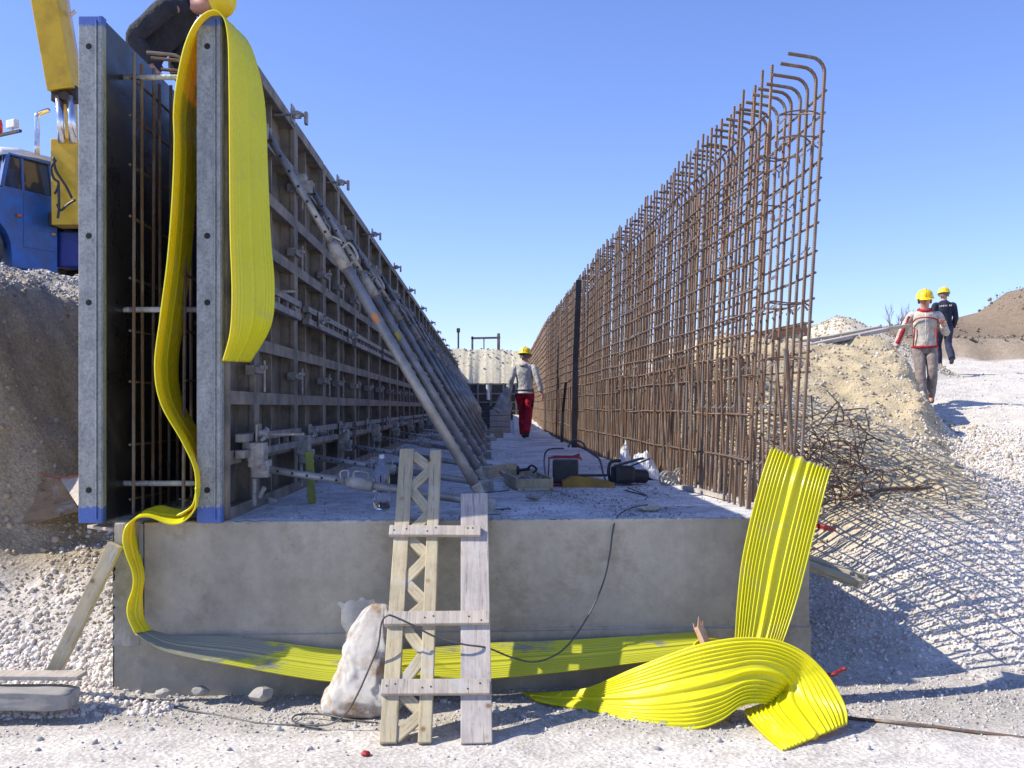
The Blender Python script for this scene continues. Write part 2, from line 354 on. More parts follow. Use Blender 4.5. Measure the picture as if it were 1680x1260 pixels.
# ------------------------------------------------------------------ terrain
SLAB_Z = 0.933
def wallX(Y): return -1.536-.0245*(Y-5.34)
_CY = [5.5, 6.08, 7, 9.4, 12.75, 14.5, 23, 37, 50]; _CT = [1.585, 1.57, 1.51, 1.375, 1.165, 1.12, .85, .68, .60]
def cageTop(Y): return float(np.interp(Y, _CY, _CT))
def cageLean(Y): return float(np.interp(Y, [5.5, 8, 14, 30], [.16, .12, .07, .03]))
def cageX(Y): return cageTop(Y)-cageLean(Y)
def slabR(Y): return max(cageX(Y)+.19+.055, 1.66-.07*(Y-5.5)) if Y < 7 else cageX(Y)+.245
def ground_h(X, Y):
    X = np.asarray(X, float); Y = np.asarray(Y, float)
    # right: haul road, backfill trench, mound
    R = np.interp(Y, [4.9, 5.5, 6.2, 7.2, 8.5, 10, 12, 15.6, 21.7, 26, 28], [0, .04, .28, .62, .92, 1.15, 1.33, 1.58, 2.27, 2.72, 2.85])
    T = np.interp(Y, [5.2, 6.2, 7.2, 8.5, 10, 14, 20, 30, 49], [0, .03, .16, .45, .68, .78, .9, 1.1, 1.2])
    zr = lerp(T, R, sst(1.75, 3.1, X))
    Mz = np.interp(Y, [7.5, 9, 10, 11.5, 13, 14, 17], [.62, 1.1, 1.42, 1.92, 2.33, 2.52, 2.5])
    edge = np.interp(Y, [7.5, 9.5, 10.5, 12, 14, 17], [3.4, 3.95, 4.25, 4.75, 5.25, 6.0])+.45*fbm(Y*1.3, Y*0+3.3)+.12*fbm(X*4, Y*4)
    mask = sst(1.7, 2.9, X)*(1-sst(edge-.05, edge+.42, X))*(1-sst(15.2, 16.6, Y+.8*fbm(X, Y)))*sst(7.6, 8.6, Y)
    zr = lerp(zr, np.maximum(Mz, zr)+.25*fbm(X*1.2, Y*1.2), mask)
    rim = 8+.0*Y
    far = sst(27.8, 28.6, Y+.6*fbm(X*.8, Y*.8))*sst(2.2, 7, X)
    zr = zr+far*np.interp(Y, [28, 29, 34, 45, 52], [.65, .7, 1.1, 1.6, 1.75])
    def heap(cx, cy, r, h, p=1.0): return h*np.clip(1-(((X-cx)**2+((Y-cy)*.8)**2)**.5/r)**p, 0, 1)
    zr = zr+heap(7.4, 22.5, 2.3, 1.25, 1.3)+heap(5.2, 24.5, 2.0, .8, 1.3)
    zr = zr+heap(21.6, 37, 3.9, 1.95, 4.5)*(1+.4*fbm(X*.6, Y*.6))+heap(16.8, 39, 3.0, .9, 1.6)+heap(13.8, 36, 2.0, .5, 1.6)+heap(26, 39, 5, 1.6, 2)
    # left: rubble apron, cut bank, plateau
    A = np.interp(Y, [4.9, 5.3, 5.8, 6.3, 7.0, 10, 49], [0, .05, .30, .55, .74, .80, .95])
    P = np.interp(Y, [6, 9.4, 14, 20, 40, 52], [2.72, 2.80, 3.3, 4.0, 4.5, 4.6])-.22*sst(-4.5, -3.9, X)
    wob = .35*fbm(X*.0+Y*.9, Y*.5+2)
    mL = sst(-2.95, -3.95, X+wob)*sst(5.9, 7.0, Y+.5*fbm(X*1.5, Y*1.5))
    ledge = .35*np.exp(-((X+3.15)/.25)**2)*sst(6.2, 7, Y)*(.6+1.6*fbm(Y*2.2, X*2.2))
    zl = A*sst(-1.7, -2.3, X)+(P-A)*mL*1.0+ledge
    z = np.where(X < 0, zl, zr)
    # end cut of the excavation
    cut = sst(49.5, 52.5, Y+.8*fbm(X*.9, Y*.2))
    z = lerp(z, 4.5+.5*fbm(X*.25, Y*.1)+.15*fbm(X*1.5, Y), np.clip(cut, 0, 1)*(1-sst(8, 12, X)))
    z = z*1.0
    z = np.where(Y > 70, lerp(z, 5.0, sst(70, 160, Y)), z)
    # relief
    rough = .03+.10*sst(5.2, 7.5, Y)
    z = z+rough*fbm(X*1.7, Y*1.7, 5)*1.2+.035*fbm(X*9, Y*9, 3)*sst(4.6, 6, Y)+.022*fbm(X*6, Y*6, 4)
    steep = mL*(1-mL)*4
    z = z+steep*.30*fbm(X*4+Y, Y*3, 5)+mL*.12*fbm(X*3, Y*3, 4)+.10*sst(5.5, 6.0, Y)*(X < -2)*fbm(X*5, Y*5, 4)
    z = z+.18*mask*fbm(X*3, Y*3, 4)
    # ground piles slightly against the block front
    return z
def gh(x, y): return float(ground_h(np.array([x]), np.array([y]))[0])
def axis(a, b, step, lo, hi, g):
    c = list(np.arange(a, b, step)); s = step; x = c[-1]
    while x < hi: s *= g; x += s; c.append(x)
    s = step; x = c[0]; d = []
    while x > lo: s *= g; x -= s; d.append(x)
    return np.array(d[::-1]+c)
gx = axis(-5.0, 6.6, .045, -900, 900, 1.09); gy = axis(3.6, 17, .045, -60, 1500, 1.055)
GX, GY = np.meshgrid(gx, gy); GZ = ground_h(GX, GY)
nx, ny = len(gx), len(gy)
me = bpy.data.meshes.new('ground')
me.vertices.add(nx*ny); me.vertices.foreach_set('co', np.stack([GX, GY, GZ], -1).astype(np.float32).ravel())
ii = (np.arange(ny-1)[:, None]*nx+np.arange(nx-1)[None]).ravel()
quads = np.stack([ii, ii+1, ii+nx+1, ii+nx], -1)
me.loops.add(quads.size); me.loops.foreach_set('vertex_index', quads.ravel().astype(np.int32))
me.polygons.add(len(quads)); me.polygons.foreach_set('loop_start', np.arange(0, quads.size, 4, dtype=np.int32)); me.polygons.foreach_set('loop_total', np.full(len(quads), 4, dtype=np.int32))
me.update(calc_edges=True)
me.polygons.foreach_set('use_smooth', np.ones(len(quads), bool))
# soil kinds (albedo of the real ground, nothing else)
dirt = np.array([.40, .335, .225]); white = np.array([.70, .66, .585]); grey = np.array([.45, .42, .375]); brown = np.array([.20, .155, .115]); pale = np.array([.56, .52, .40]); pack = np.array([.65, .615, .565])
C = np.tile(pack, (ny, nx, 1))
def blend(C, col, w): return C*(1-w[..., None])+col*w[..., None]
n1 = fbm(GX*.9, GY*.9); n2 = fbm(GX*3, GY*3)
wg = sst(4.55, 4.9, GY+.5*n1+.3*n2)*(1-sst(5.4, 6.2, GY+.5*n1))
C = blend(C, grey, wg*.9)
C = blend(C, dirt*.95, sst(5.9, 6.4, GY+.6*n1)*sst(-1.5, -2, GX))
C = blend(C, np.array([.52, .43, .30]), sst(-2.9, -3.3, GX)*sst(6.2, 6.8, GY)*(1-sst(-3.8, -4.1, GX+.5*n2)))
C = blend(C, np.array([.44, .40, .33]), sst(-3.7, -4.0, GX+.4*n2)*sst(6.3, 7, GY))
wr = sst(5.2, 5.9, GY+.4*n1)*sst(1.2, 1.6, GX)
C = blend(C, white*.93, wr)
edge = np.interp(GY, [7.5, 9.5, 10.5, 12, 14, 17], [3.4, 3.95, 4.25, 4.75, 5.25, 6.0])
mk = sst(1.6, 2.2, GX)*(1-sst(edge+.2, edge+.5, GX+.3*n2))*(1-sst(15.5, 17, GY))*sst(7.0, 8.2, GY+.6*n1+.5*(GX-2.5)*0)
C = blend(C, np.array([.50, .42, .275]), mk)
farw = sst(27.6, 28, GY)*sst(2, 5, GX); C = blend(C, np.array([.235, .185, .135]), farw)
C = blend(C, np.array([.44, .36, .27])*(1), sst(27.4, 27.7, GY)*(1-sst(28.5, 28.9, GY))*sst(8, 9, GX)*(.5+.5*(vnoise(GX*4, GY*.1) > .45)))
hw = np.clip(1-(((GX-7.4)**2+((GY-22.5)*.8)**2)**.5/2.4), 0, 1); C = blend(C, np.array([.66, .60, .48]), sst(0, .12, hw))
C = blend(C, pale, sst(49, 49.6, GY)*(1-sst(8, 12, GX)))
C = C*(1+.36*n2[..., None]+.2*n1[..., None])
ca = me.color_attributes.new('soil', 'FLOAT_COLOR', 'POINT')
ca.data.foreach_set('color', np.concatenate([np.clip(C, .02, .95), np.ones((ny, nx, 1))], -1).astype(np.float32).ravel())
gm, nt, b = nodes('ground_soil_and_gravel')
at = nt.nodes.new('ShaderNodeVertexColor'); at.layer_name = 'soil'; v = wpos(nt)
f1 = noise(nt, v, 6, 8, .72); f2 = noise(nt, v, 55, 6, .75)
vo = nt.nodes.new('ShaderNodeTexVoronoi'); vo.inputs['Scale'].default_value = 42; nt.links.new(v, vo.inputs['Vector'])
c = mixc(nt, .7, at.outputs[0], ramp(nt, f1, [(.33, (.72, .70, .68)), (.6, (1.1, 1.1, 1.1))]), 'MULTIPLY')
c = mixc(nt, .8, c, ramp(nt, f2, [(.36, (.62, .60, .57)), (.58, (1.12, 1.12, 1.12))]), 'MULTIPLY')
c = mixc(nt, .5, c, ramp(nt, vo.outputs['Color'], [(.1, (.72, .72, .72)), (.7, (1.12, 1.12, 1.12))]), 'MULTIPLY')
nt.links.new(c, b.inputs['Base Color']); b.inputs['Roughness'].default_value = .95; b.inputs['Specular IOR Level'].default_value = .2
hh = mixc(nt, .5, f2, vo.outputs['Distance']); hh = mixc(nt, .4, hh, f1); bump(nt, b, hh, .6, .03)
me.materials.append(gm)
ground = bpy.data.objects.new('ground', me); COL.objects.link(ground); tag(ground, kind='structure', label='pale dusty ground with gravel slopes and earth banks')

# loose stones
ICO = None
def ico():
    bm = bmesh.new(); bmesh.ops.create_icosphere(bm, subdivisions=1, radius=1); bm.verts.index_update()
    v = np.array([x.co[:] for x in bm.verts]); f = np.array([[q.index for q in p.verts] for p in bm.faces]); bm.free(); return v, f
IV, IF = ico()
OV = np.array([(1,0,0),(-1,0,0),(0,1,0),(0,-1,0),(0,0,1),(0,0,-1)], float); OF = np.array([(0,2,4),(2,1,4),(1,3,4),(3,0,4),(2,0,5),(1,2,5),(3,1,5),(0,3,5)])
def scatter(name, xs, ys, sz, m, label, zf=ground_h, zoff=.15, big=True, parent=None, z=None):
    n = len(xs); V0, F0 = (IV, IF) if big else (OV, OF); k = len(V0)
    V = V0[None]*(.75+.5*RNG.random((n, k, 1)))
    a = RNG.normal(size=(n, 3, 3)); q, _ = np.linalg.qr(a)
    V = np.einsum('nkj,nij->nki', V*np.stack([np.ones(n), .55+.4*RNG.random(n), .5+.3*RNG.random(n)], -1)[:, None], q)
    V = V*sz[:, None, None]
    zz = (zf(xs, ys) if z is None else z)+sz*zoff
    V = V+np.stack([xs, ys, zz], -1)[:, None]
    F = (F0[None]+(np.arange(n)*k)[:, None, None]).reshape(-1, 3)
    me = bpy.data.meshes.new(name); me.vertices.add(n*k); me.vertices.foreach_set('co', V.astype(np.float32).ravel())
    me.loops.add(F.size); me.loops.foreach_set('vertex_index', F.ravel().astype(np.int32)); me.polygons.add(len(F))
    me.polygons.foreach_set('loop_start', np.arange(0, F.size, 3, dtype=np.int32)); me.polygons.foreach_set('loop_total', np.full(len(F), 3, dtype=np.int32)); me.update(calc_edges=True)
    me.materials.append(m); o = bpy.data.objects.new(name, me); COL.objects.link(o); o.parent = parent
    return tag(o, label, None if parent else 'gravel', kind='stuff')
def samp(n, x0, x1, y0, y1, dens=None, pw=1.0):
    xs = x0+(x1-x0)*RNG.random(n); ys = y0+(y1-y0)*RNG.random(n)**pw
    if dens is not None:
        k = RNG.random(n) < dens(xs, ys); xs, ys = xs[k], ys[k]
    return xs, ys
def szs(n, a, b, p=3): return a+(b-a)*RNG.random(n)**p
# left apron
xs, ys = samp(46000, -4.2, -1.75, 4.95, 6.9, lambda x, y: np.clip(.10+1.1*sst(5.85, 5.35, y+.5*fbm(x*1.5, y*1.5))-.9*sst(-2.12, -2.0, x)*sst(5.2, 5.3, y)-1.1*sst(-2.9, -3.15, x)*sst(6.0, 6.4, y)-.9*sst(-2.25, -2.1, x)*(y < 5.3), 0, 1))
scatter('gravel', xs, ys, szs(len(xs), .004, .026, 2.6), M_STW, 'white crushed limestone rubble sloping up at the left of the concrete block')
xs, ys = samp(9000, -3.7, -1.9, 5.4, 7.0, lambda x, y: sst(5.4, 5.9, y)*(1-.97*sst(-2.9, -3.15, x)*sst(6.0, 6.4, y))); scatter('earth_clods', xs, ys, szs(len(xs), .002, .020, 6), M_STB, 'loose brown clods of earth at the foot of the left cut bank')
xs, ys = samp(9000, -6.5, -3.85, 6.6, 10.5); scatter('gravel', xs, ys, szs(len(xs), .006, .026, 2.5), M_STG, 'grey gravel along the top edge of the left bank below the truck')
xs, ys = samp(2500, -4.1, -2.95, 6.3, 10); scatter('earth_clods', xs, ys, szs(len(xs), .004, .035, 6), stones('bank_clods', [(0, (.36, .29, .20)), (1, (.56, .47, .34))]), 'lumps of tan earth stuck in the face of the left cut bank', zoff=-.1)
# front yard
xs, ys = samp(30000, -3.6, 3.8, 4.2, 5.75, lambda x, y: np.clip(.05+1.0*sst(4.6, 5.1, y+.5*fbm(x*.9, y*.9)+.3*fbm(x*3, y*3)), 0, 1))
scatter('gravel', xs, ys, szs(len(xs), .002, .013, 3), M_STG, 'fine grey crumbs and chips strewn on the packed ground before the block', big=False)
xs, ys = samp(420, -3.6, 3.4, 4.5, 5.5); scatter('gravel', xs, ys, szs(len(xs), .006, .026, 3), M_STG, 'scattered larger grey stones along the foot of the block')
# right slope
EDG = lambda y: np.interp(y, [7.5, 9.5, 10.5, 12, 14, 17], [3.4, 3.95, 4.25, 4.75, 5.25, 6.0])
dr = lambda x, y: np.clip(.05+1.0*sst(.2, .75, (y-5.6)+.55*(x-2.2)+.5*fbm(x*1.5, y*1.5))*(1-.98*sst(7.0, 7.9, y+.8*fbm(x*2, y*2))*(x < EDG(y)+.25)), 0, 1)*(x > 1.72)
xs, ys = samp(80000, 1.7, 6.2, 5.3, 11.5, dr, 1.2)
scatter('gravel', xs, ys, szs(len(xs), .003, .021, 2.6), M_STW, 'white crushed limestone on the slope to the right of the block under the mesh shadow')
xs, ys = samp(16000, 3.5, 14, 9, 27, lambda x, y: (x > .3*y+.8)*1.0, 1.6)
scatter('gravel', xs, ys, szs(len(xs), .006, .024, 3), M_STW, 'coarse white stones on the haul road where the two men walk')
xs, ys = samp(9000, 1.8, 5.6, 7.6, 15.5); scatter('earth_clods', xs, ys, szs(len(xs), .004, .035, 4), M_STB, 'loose beige clods on the earth mound behind the rebar cage')
xs, ys = samp(6500, 5.2, 9.6, 20.5, 25); scatter('gravel', xs, ys, szs(len(xs), .008, .04, 3), M_STB, 'heap of pale gravel behind the mound at right')
xs, ys = samp(3000, 10, 30, 28.5, 42); scatter('earth_clods', xs, ys, szs(len(xs), .02, .10, 4), stones('dark_clods', [(0, (.14, .11, .08)), (1, (.28, .23, .17))]), 'dark clods on the far earth heaps at right')
xs, ys = samp(400, -4, 6, 51.6, 53.5); scatter('earth_clods', xs, ys, szs(len(xs), .02, .08, 4), M_STB, 'clods along the pale cut bank at the far end of the excavation')

# ------------------------------------------------------------------ foundation block
blk = empty('concrete_foundation', (0, 0, 0)); tag(blk, 'long grey concrete strip foundation with flat dusty top carrying formwork and rebar', 'foundation')
FL, FR = Vector((-2.12, 5.31, 0)), Vector((1.655, 5.545, 0))
def frontY(x): return lerp(FL.y, FR.y, (x-FL.x)/(FR.x-FL.x))
def rough_face(mb, x0, x1, z0, z1, yoff, amp, step=.03, jag=0.0):
    nxx = max(2, int((x1-x0)/step)); nz = max(2, int((z1-z0)/step)); base = len(mb.v)
    for j in range(nz+1):
        for i in range(nxx+1):
            x = x0+(x1-x0)*i/nxx; z = z0+(z1-z0)*j/nz
            d = float(fbm(np.array([x*2.2+z*.7]), np.array([z*2.2+5]), 5)[0])*amp
            if i == 0: x += jag*(random.random()-.4)
            mb.v.append((x, frontY(x)+yoff+d, z))
    for j in range(nz):
        for i in range(nxx):
            a = base+j*(nxx+1)+i; mb.f.append((a, a+1, a+nxx+2, a+nxx+1)); mb.m.append(mb.mi)
EY = list(np.arange(5.9, 12, .6))+list(np.arange(12, 50, 2.0))
def edge_pts(x_inset=0): return [(slabR(y)-x_inset, y) for y in EY]
# slab top (subdivided, slightly uneven)
mb = MB(); rows = [None]; ysl = [0]+EY
nxs = 60
for r, y in enumerate(ysl):
    for i in range(nxs+1):
        t = i/nxs
        if r == 0: x = lerp(-2.12, 1.655, t); yy = frontY(x)+.004
        else: x = lerp(-2.14-.0245*(y-5.3)-.15, slabR(y), t); yy = y
        mb.v.append((x, yy, SLAB_Z+.004*math.sin(x*7+y*3)))
for r in range(len(ysl)-1):
    for i in range(nxs):
        a = r*(nxs+1)+i; mb.f.append((a, a+1, a+nxs+2, a+nxs+1)); mb.m.append(0)
mb.build('top_surface', M_SLAB, blk)
mb = MB(); rough_face(mb, -1.965, 1.655, .29, SLAB_Z-.002, 0.0, .012)
# right side
sv = [(1.655, frontY(1.655))]+edge_pts(); n0 = len(mb.v)
for x, y in sv: mb.v += [(x, y, -.3), (x, y, SLAB_Z-.001)]
for i in range(len(sv)-1): a = n0+2*i; mb.f.append((a, a+2, a+3, a+1)); mb.m.append(0)
mb.build('upper_pour', M_CONC, blk)
mb = MB(); rough_face(mb, -2.117, 1.662, -.2, .325, -.010, .014)
i0 = len(mb.v); mb.v += [(-2.10, frontY(-2.1)-.010, .325), (1.662, frontY(1.665)-.010, .325), (1.665, frontY(1.665)+.02, .345), (-2.10, frontY(-2.1)+.02, .345)]; mb.f.append((i0, i0+1, i0+2, i0+3)); mb.m.append(0)
mb.build('lower_pour', M_CONC, blk)
mb = MB(); rough_face(mb, -2.125, -1.985, .28, SLAB_Z+.004, -.012, .04, .02, .03)
i0 = len(mb.v); y2 = frontY(-2.1)
mb.v += [(-1.985, y2-.01, .28), (-1.985, y2+.07, .28), (-1.985, y2+.07, SLAB_Z), (-1.985, y2-.01, SLAB_Z), (-2.125, y2-.01, -.2), (-2.3, 9, -.2), (-2.3, 9, SLAB_Z), (-2.125, y2-.01, SLAB_Z)]
mb.f += [(i0, i0+1, i0+2, i0+3), (i0+4, i0+5, i0+6, i0+7)]; mb.m += [0, 0]
mb.box((-2.045, y2+.085, .35), (.145, .14, 1.15)); mb.build('corner_nib', M_CONC2, blk)
mb = MB()
# concrete seam lip
pts = [(x, frontY(x)+.004, .338+.008*math.sin(x*3.1)+.006*random.random()) for x in np.linspace(-1.7, 1.64, 60)]
mb.tube(pts, .007, 6); mb.build('pour_joint', M_CONC2, blk, True)
mb = MB(); xs_ = np.linspace(-1.9, 1.65, 240); mb.tube([(x, frontY(x)+.006+.004*random.random(), SLAB_Z-.006+.004*random.random()) for x in xs_], [random.choice([.006, .009, .011, .013]) for _ in xs_], 7)
mb.build('worn_edge', M_CONC2, blk, True)
# crumbs on the slab
xs, ys = samp(7000, -1.5, 1.5, 5.5, 20, None, 2.0); k = xs < np.interp(ys, _CY, _CT)-.1; xs, ys = xs[k], ys[k]
scatter('debris_crumbs', xs, ys, szs(len(xs), .002, .012, 4), M_STG, None, parent=blk, z=np.full(len(xs), SLAB_Z), big=False)
xs, ys = samp(2600, .1, 1.1, 5.6, 8.6); scatter('debris_crumbs', xs, ys, szs(len(xs), .002, .010, 3), simple('dark_crumbs', (.16, .15, .14), (.28, .27, .26), .9, 30), None, parent=blk, z=np.full(len(xs), SLAB_Z), big=False)

# ------------------------------------------------------------------ formwork panels
RZ = math.atan(.0245)
RIBS = [.03, .34, .67, 1.0, 1.33, 1.62, 1.96, 2.32, 2.67]
ORD = ['first', 'second', 'third', 'fourth', 'fifth', 'sixth', 'seventh', 'eighth', 'ninth', 'tenth', 'eleventh', 'twelfth', 'thirteenth', 'fourteenth']
def ordn(k): return ORD[k] if k < len(ORD) else None
pm_cache = {}
def panel_meshes(w):
    if w in pm_cache: return pm_cache[w]
    d = {}
    m = MB(); m.box((-.108, w/2, 1.35), (.018, w-.02, 2.66)); m.mi = 1; m.box((-.1185, w/2, 1.35), (.003, w-.02, 2.66)); d['face_sheet'] = m.mesh('face_sheet', [M_SHEET, M_FILM])
    m = MB(); m.box((-.06, 0, 1.35), (.12, .045, 2.70), None, .004); m.box((-.012, 0, 1.35), (.03, .062, 2.69)); d['edge_post'] = m.mesh('edge_post', M_FRAME)
    m = MB(); m.box((-.052, w/2, 0), (.095, w-.05, .055)); m.box((-.006, w/2, 0), (.014, w-.05, .075)); d['rib'] = m.mesh('rib', M_FRAME)
    m = MB(); m.box((-.07, w/2, 1.35), (.055, .03, 2.6)); d['middle_post'] = m.mesh('middle_post', M_FRAME)
    m = MB(); 
    for z in (.2, 1.15, 1.8, 2.5):
        for y in (.035, w-.035):
            m.tube([(-.03, y, z), (.0062, y, z)], .011, 8)
    d['tie_hole'] = m.mesh('tie_hole', M_HOLE)
    pm_cache[w] = d; return d
def make_panel(w, loc, rz, first=False):
    root = empty('formwork_panel', loc, rz); d = panel_meshes(w)
    link('face_sheet', d['face_sheet'], root)
    for y in (.034, w-.034):
        link('edge_post', d['edge_post'], root, (0, y, 0))
    for z in RIBS: link('rib', d['rib'], root, (0, 0, z))
    if w > 1: link('middle_post', d['middle_post'], root)
    return root
def wall_pt(Y, x, z):   # local point on the outer wall: x outwards from the frame face, z above the slab
    return Vector((wallX(Y)+x*math.cos(RZ), Y+x*math.sin(RZ), SLAB_Z+z))
edges = [5.36, 6.05, 7.29, 8.55, 9.37]
while edges[-1] < 47: edges.append(edges[-1]+(1.2 if len(edges) % 4 else 1.35))
ql = 'formwork panels in the right-hand row standing on the slab'
for k in range(len(edges)-1):
    Y = edges[k]; w = round(edges[k+1]-Y, 3)
    root = make_panel(w, (wallX(Y), Y, SLAB_Z), RZ)
    o = ordn(k)
    if k == 0: lab = 'narrow steel formwork panel with the yellow strip draped over its end post'
    elif o: lab = f'{o} steel framed formwork panel counted back along the braced right row'
    else: lab = 'distant steel framed formwork panel towards the far end of the braced right row'
    tag(root, lab, 'formwork panel', ql)
    if k > 0 and k % 3 == 2: root.rotation_euler.x = math.radians(.12)
# end post skins (front faces) with blue painted ends and holes
def end_post(px0, px1, Z, parent, flip):
    x0 = (px0-840)/1633*Z; x1 = (px1-840)/1633*Z
    r = MB(); cx = (x0+x1)/2
    r.box((0, .0, 1.35), (x1-x0, .05, 2.703), None, .004)
    r.box(((x1-x0)*.24, -.029, 1.35), (.008, .012, 2.66), None, .002)
    r.box(((x1-x0)*.40, -.028, 1.35), (.018, .008, 2.70), None, .002)
    o = r.build('end_post', M_ZINCB); o.location = (cx, Z, SLAB_Z); o.parent = parent; o.matrix_parent_inverse = Matrix.Translation(parent.location).inverted() if False else Matrix.Identity(4)
    if parent:
        inv = (Matrix.Translation(parent.location) @ Matrix.Rotation(parent.rotation_euler.z, 4, 'Z')).inverted()
        o.matrix_parent_inverse = inv
    for z in (.175, 1.175, 1.53, 2.54):
        h = MB(); h.lathe([(.0, -.0275), (.0125, -.0275), (.0165, -.0262), (.0165, -.020)], 14, Matrix.Rotation(0, 4, 'X')@Matrix(((1,0,0,0),(0,0,1,0),(0,1,0,0),(0,0,0,1)))); hh = h.build('tie_hole', M_HOLE, o); hh.location = (-.01, 0, z)
    return o
q0 = [o for o in COL.objects if o.name.startswith('formwork_panel')][0]
end_post(325, 366, 5.33, q0, 1)
# left row
ledges = [5.36, 6.7, 7.95, 9.2, 10.4]
lroots = []
for k in range(len(ledges)-1):
    Y = ledges[k]; w = round(ledges[k+1]-Y, 3)
    X = -2.314-.0245*(Y-5.34)+.002
    root = empty('formwork_panel', (X, Y, SLAB_Z), RZ); d = panel_meshes(w)
    m = MB(); m.box((.108+.01, w/2, 1.35), (.02, w-.008, 2.68)); sh = m.build('face_sheet', M_FILM, root)
    for y in (.034, w-.034): link('edge_post', d['edge_post'], root, (.11, y, 0))
    for z in RIBS: link('rib', d['rib'], root, (.10, 0, z))
    tag(root, ['left row formwork panel with its grey end post beside the dark gap', 'second formwork panel back in the left row, dark glossy face', 'third formwork panel back in the left row behind the bars', 'fourth formwork panel back in the left row deep in the gap'][k], 'formwork panel', 'formwork panels in the left-hand row')
    lroots.append(root)
end_post(132, 172, 5.33, lroots[0], 1)

# walers (double channels) on the outside of the right row
wy = [(5.5, 7.2), (7.5, 9.9)]+[(10.2+2.7*i, 12.6+2.7*i) for i in range(13)]
for lvl, zz in (('lower', .40), ('upper', 1.31)):
    for k, (a, b_) in enumerate(wy):
        if lvl == 'upper' and k == 0: pass
        root = empty('waler', wall_pt(a, 0, zz), RZ); L = b_-a
        for s in (-.045, .045):
            m = MB(); m.box((.035, L/2, s), (.05, L, .045), None, .003); m.build('channel', M_WALER, root)
        for j in range(int(L/.28)):
            m = MB() if j == 0 else m
            m.box((.035, .14+j*.28, 0), (.03, .035, .05))
        tag(m.build('spacer_plates', M_WALER, root), kind='stuff')
        o = ordn(k)
        tag(root, (f'{o} double steel waler rail from the open end at {"knee" if lvl=="lower" else "shoulder"} height on the right formwork' if o else 'distant double steel waler rail on the right formwork'), 'waler', 'double channel walers clamped along the formwork')

# tie rods with wing nuts
M_TIE = simple('tie_rod_steel', (.40, .37, .33), (.24, .22, .20), .5, 20, .5, .3)
def tie_rod(Y, z, L, label, head=False):
    root = empty('tie_rod', wall_pt(Y, 0, z), RZ)
    m = MB(); m.tube([(-.05, 0, 0), (L, 0, 0)], .0085, 8)
    for i in range(int(L/.02)): m.tube([(i*.02+.01, 0, 0), (i*.02+.017, 0, 0)], .0105, 8)
    m.build('rod', M_TIE, root)
    m = MB(); m.box((.075, 0, 0), (.012, .12, .12), None, .003); m.build('anchor_plate', M_TIE, root)
    m = MB(); m.tube([(.08, 0, 0), (.13, 0, 0)], .028, 10)
    for a in (0.5, 0.5+PI): m.tube([(.10, 0, 0), (.115, math.cos(a)*.05, math.sin(a)*.05), (.10, math.cos(a)*.075, math.sin(a)*.075)], [.016, .014, .01], 7)
    m.build('wing_nut', M_CASTW, root)
    if head:
        m = MB(); m.tube([(.075, 0, 0), (L, 0, 0)], .014, 8); m.box((L-.005, 0, -.025), (.022, .05, .085), None, .004); m.build('crank_handle', M_TIE, root)
    tag(root, label, 'tie rod', 'tie rods through the formwork')
tops = [6.8, 8.85, 11.5, 14.2, 17.0, 20.1, 23.5, 26.4, 29.4, 32.1, 34.8, 37.5, 40.5, 43.2]
for k, Y in enumerate(tops): tie_rod(Y, 2.615, .17, f'{ORD[k]} crank-ended rod sticking out near the top of the formwork, counted from the open end', True)
for k, (Y, z, L) in enumerate([(5.78, .46, .34), (5.95, 1.31, .27), (7.45, .43, .2), (7.9, 1.31, .16), (9.0, .43, .2), (9.6, 1.31, .16), (11.0, .43, .16), (13.2, .43, .16), (15.2, .43, .16)]):
    tie_rod(Y, z, L, ['long threaded tie rod beside the white cast bracket low on the formwork', 'threaded tie rod with wing nut just right of the yellow strip end', 'threaded tie rod of the knee-high waler behind the green post', 'second shoulder-high threaded tie rod from the open end', 'knee-high tie rod near the third prop', 'third shoulder-high threaded tie rod from the open end', 'knee-high tie rod a little beyond the third prop', 'knee-high tie rod well back along the waler', 'farthest knee-high tie rod on the waler'][k])

# clamps across the joints
def clamp_proto():
    root = empty('panel_clamp', (0, 0, 0))
    m = MB(); m.box((.012, 0, 0), (.03, .21, .04), None, .006); m.box((-.02, -.09, 0), (.05, .03, .06), None, .005); m.box((-.02, .09, 0), (.05, .03, .06), None, .005); m.build('jaw', M_WALER, root)
    m = MB(); m.tube([(.045, .02, -.13), (.045, .02, .06)], .007, 6); m.box((.04, .02, .02), (.035, .05, .02)); m.build('wedge', M_CASTW, root)
    return root
cp = clamp_proto(); first = True
for k, Y in enumerate(edges[1:13]):
    for z in (.84, 1.74, 2.2):
        o = cp if first else copy_tree(cp); first = False
        o.location = wall_pt(Y, 0, z); o.rotation_euler.z = RZ
        hn = {.84: 'low', 1.74: 'middle', 2.2: 'high'}[z]
        tag(o, f'{hn} steel clamp locking the {ORD[k]} joint between right row panels', 'clamp', 'steel clamps across the formwork joints')

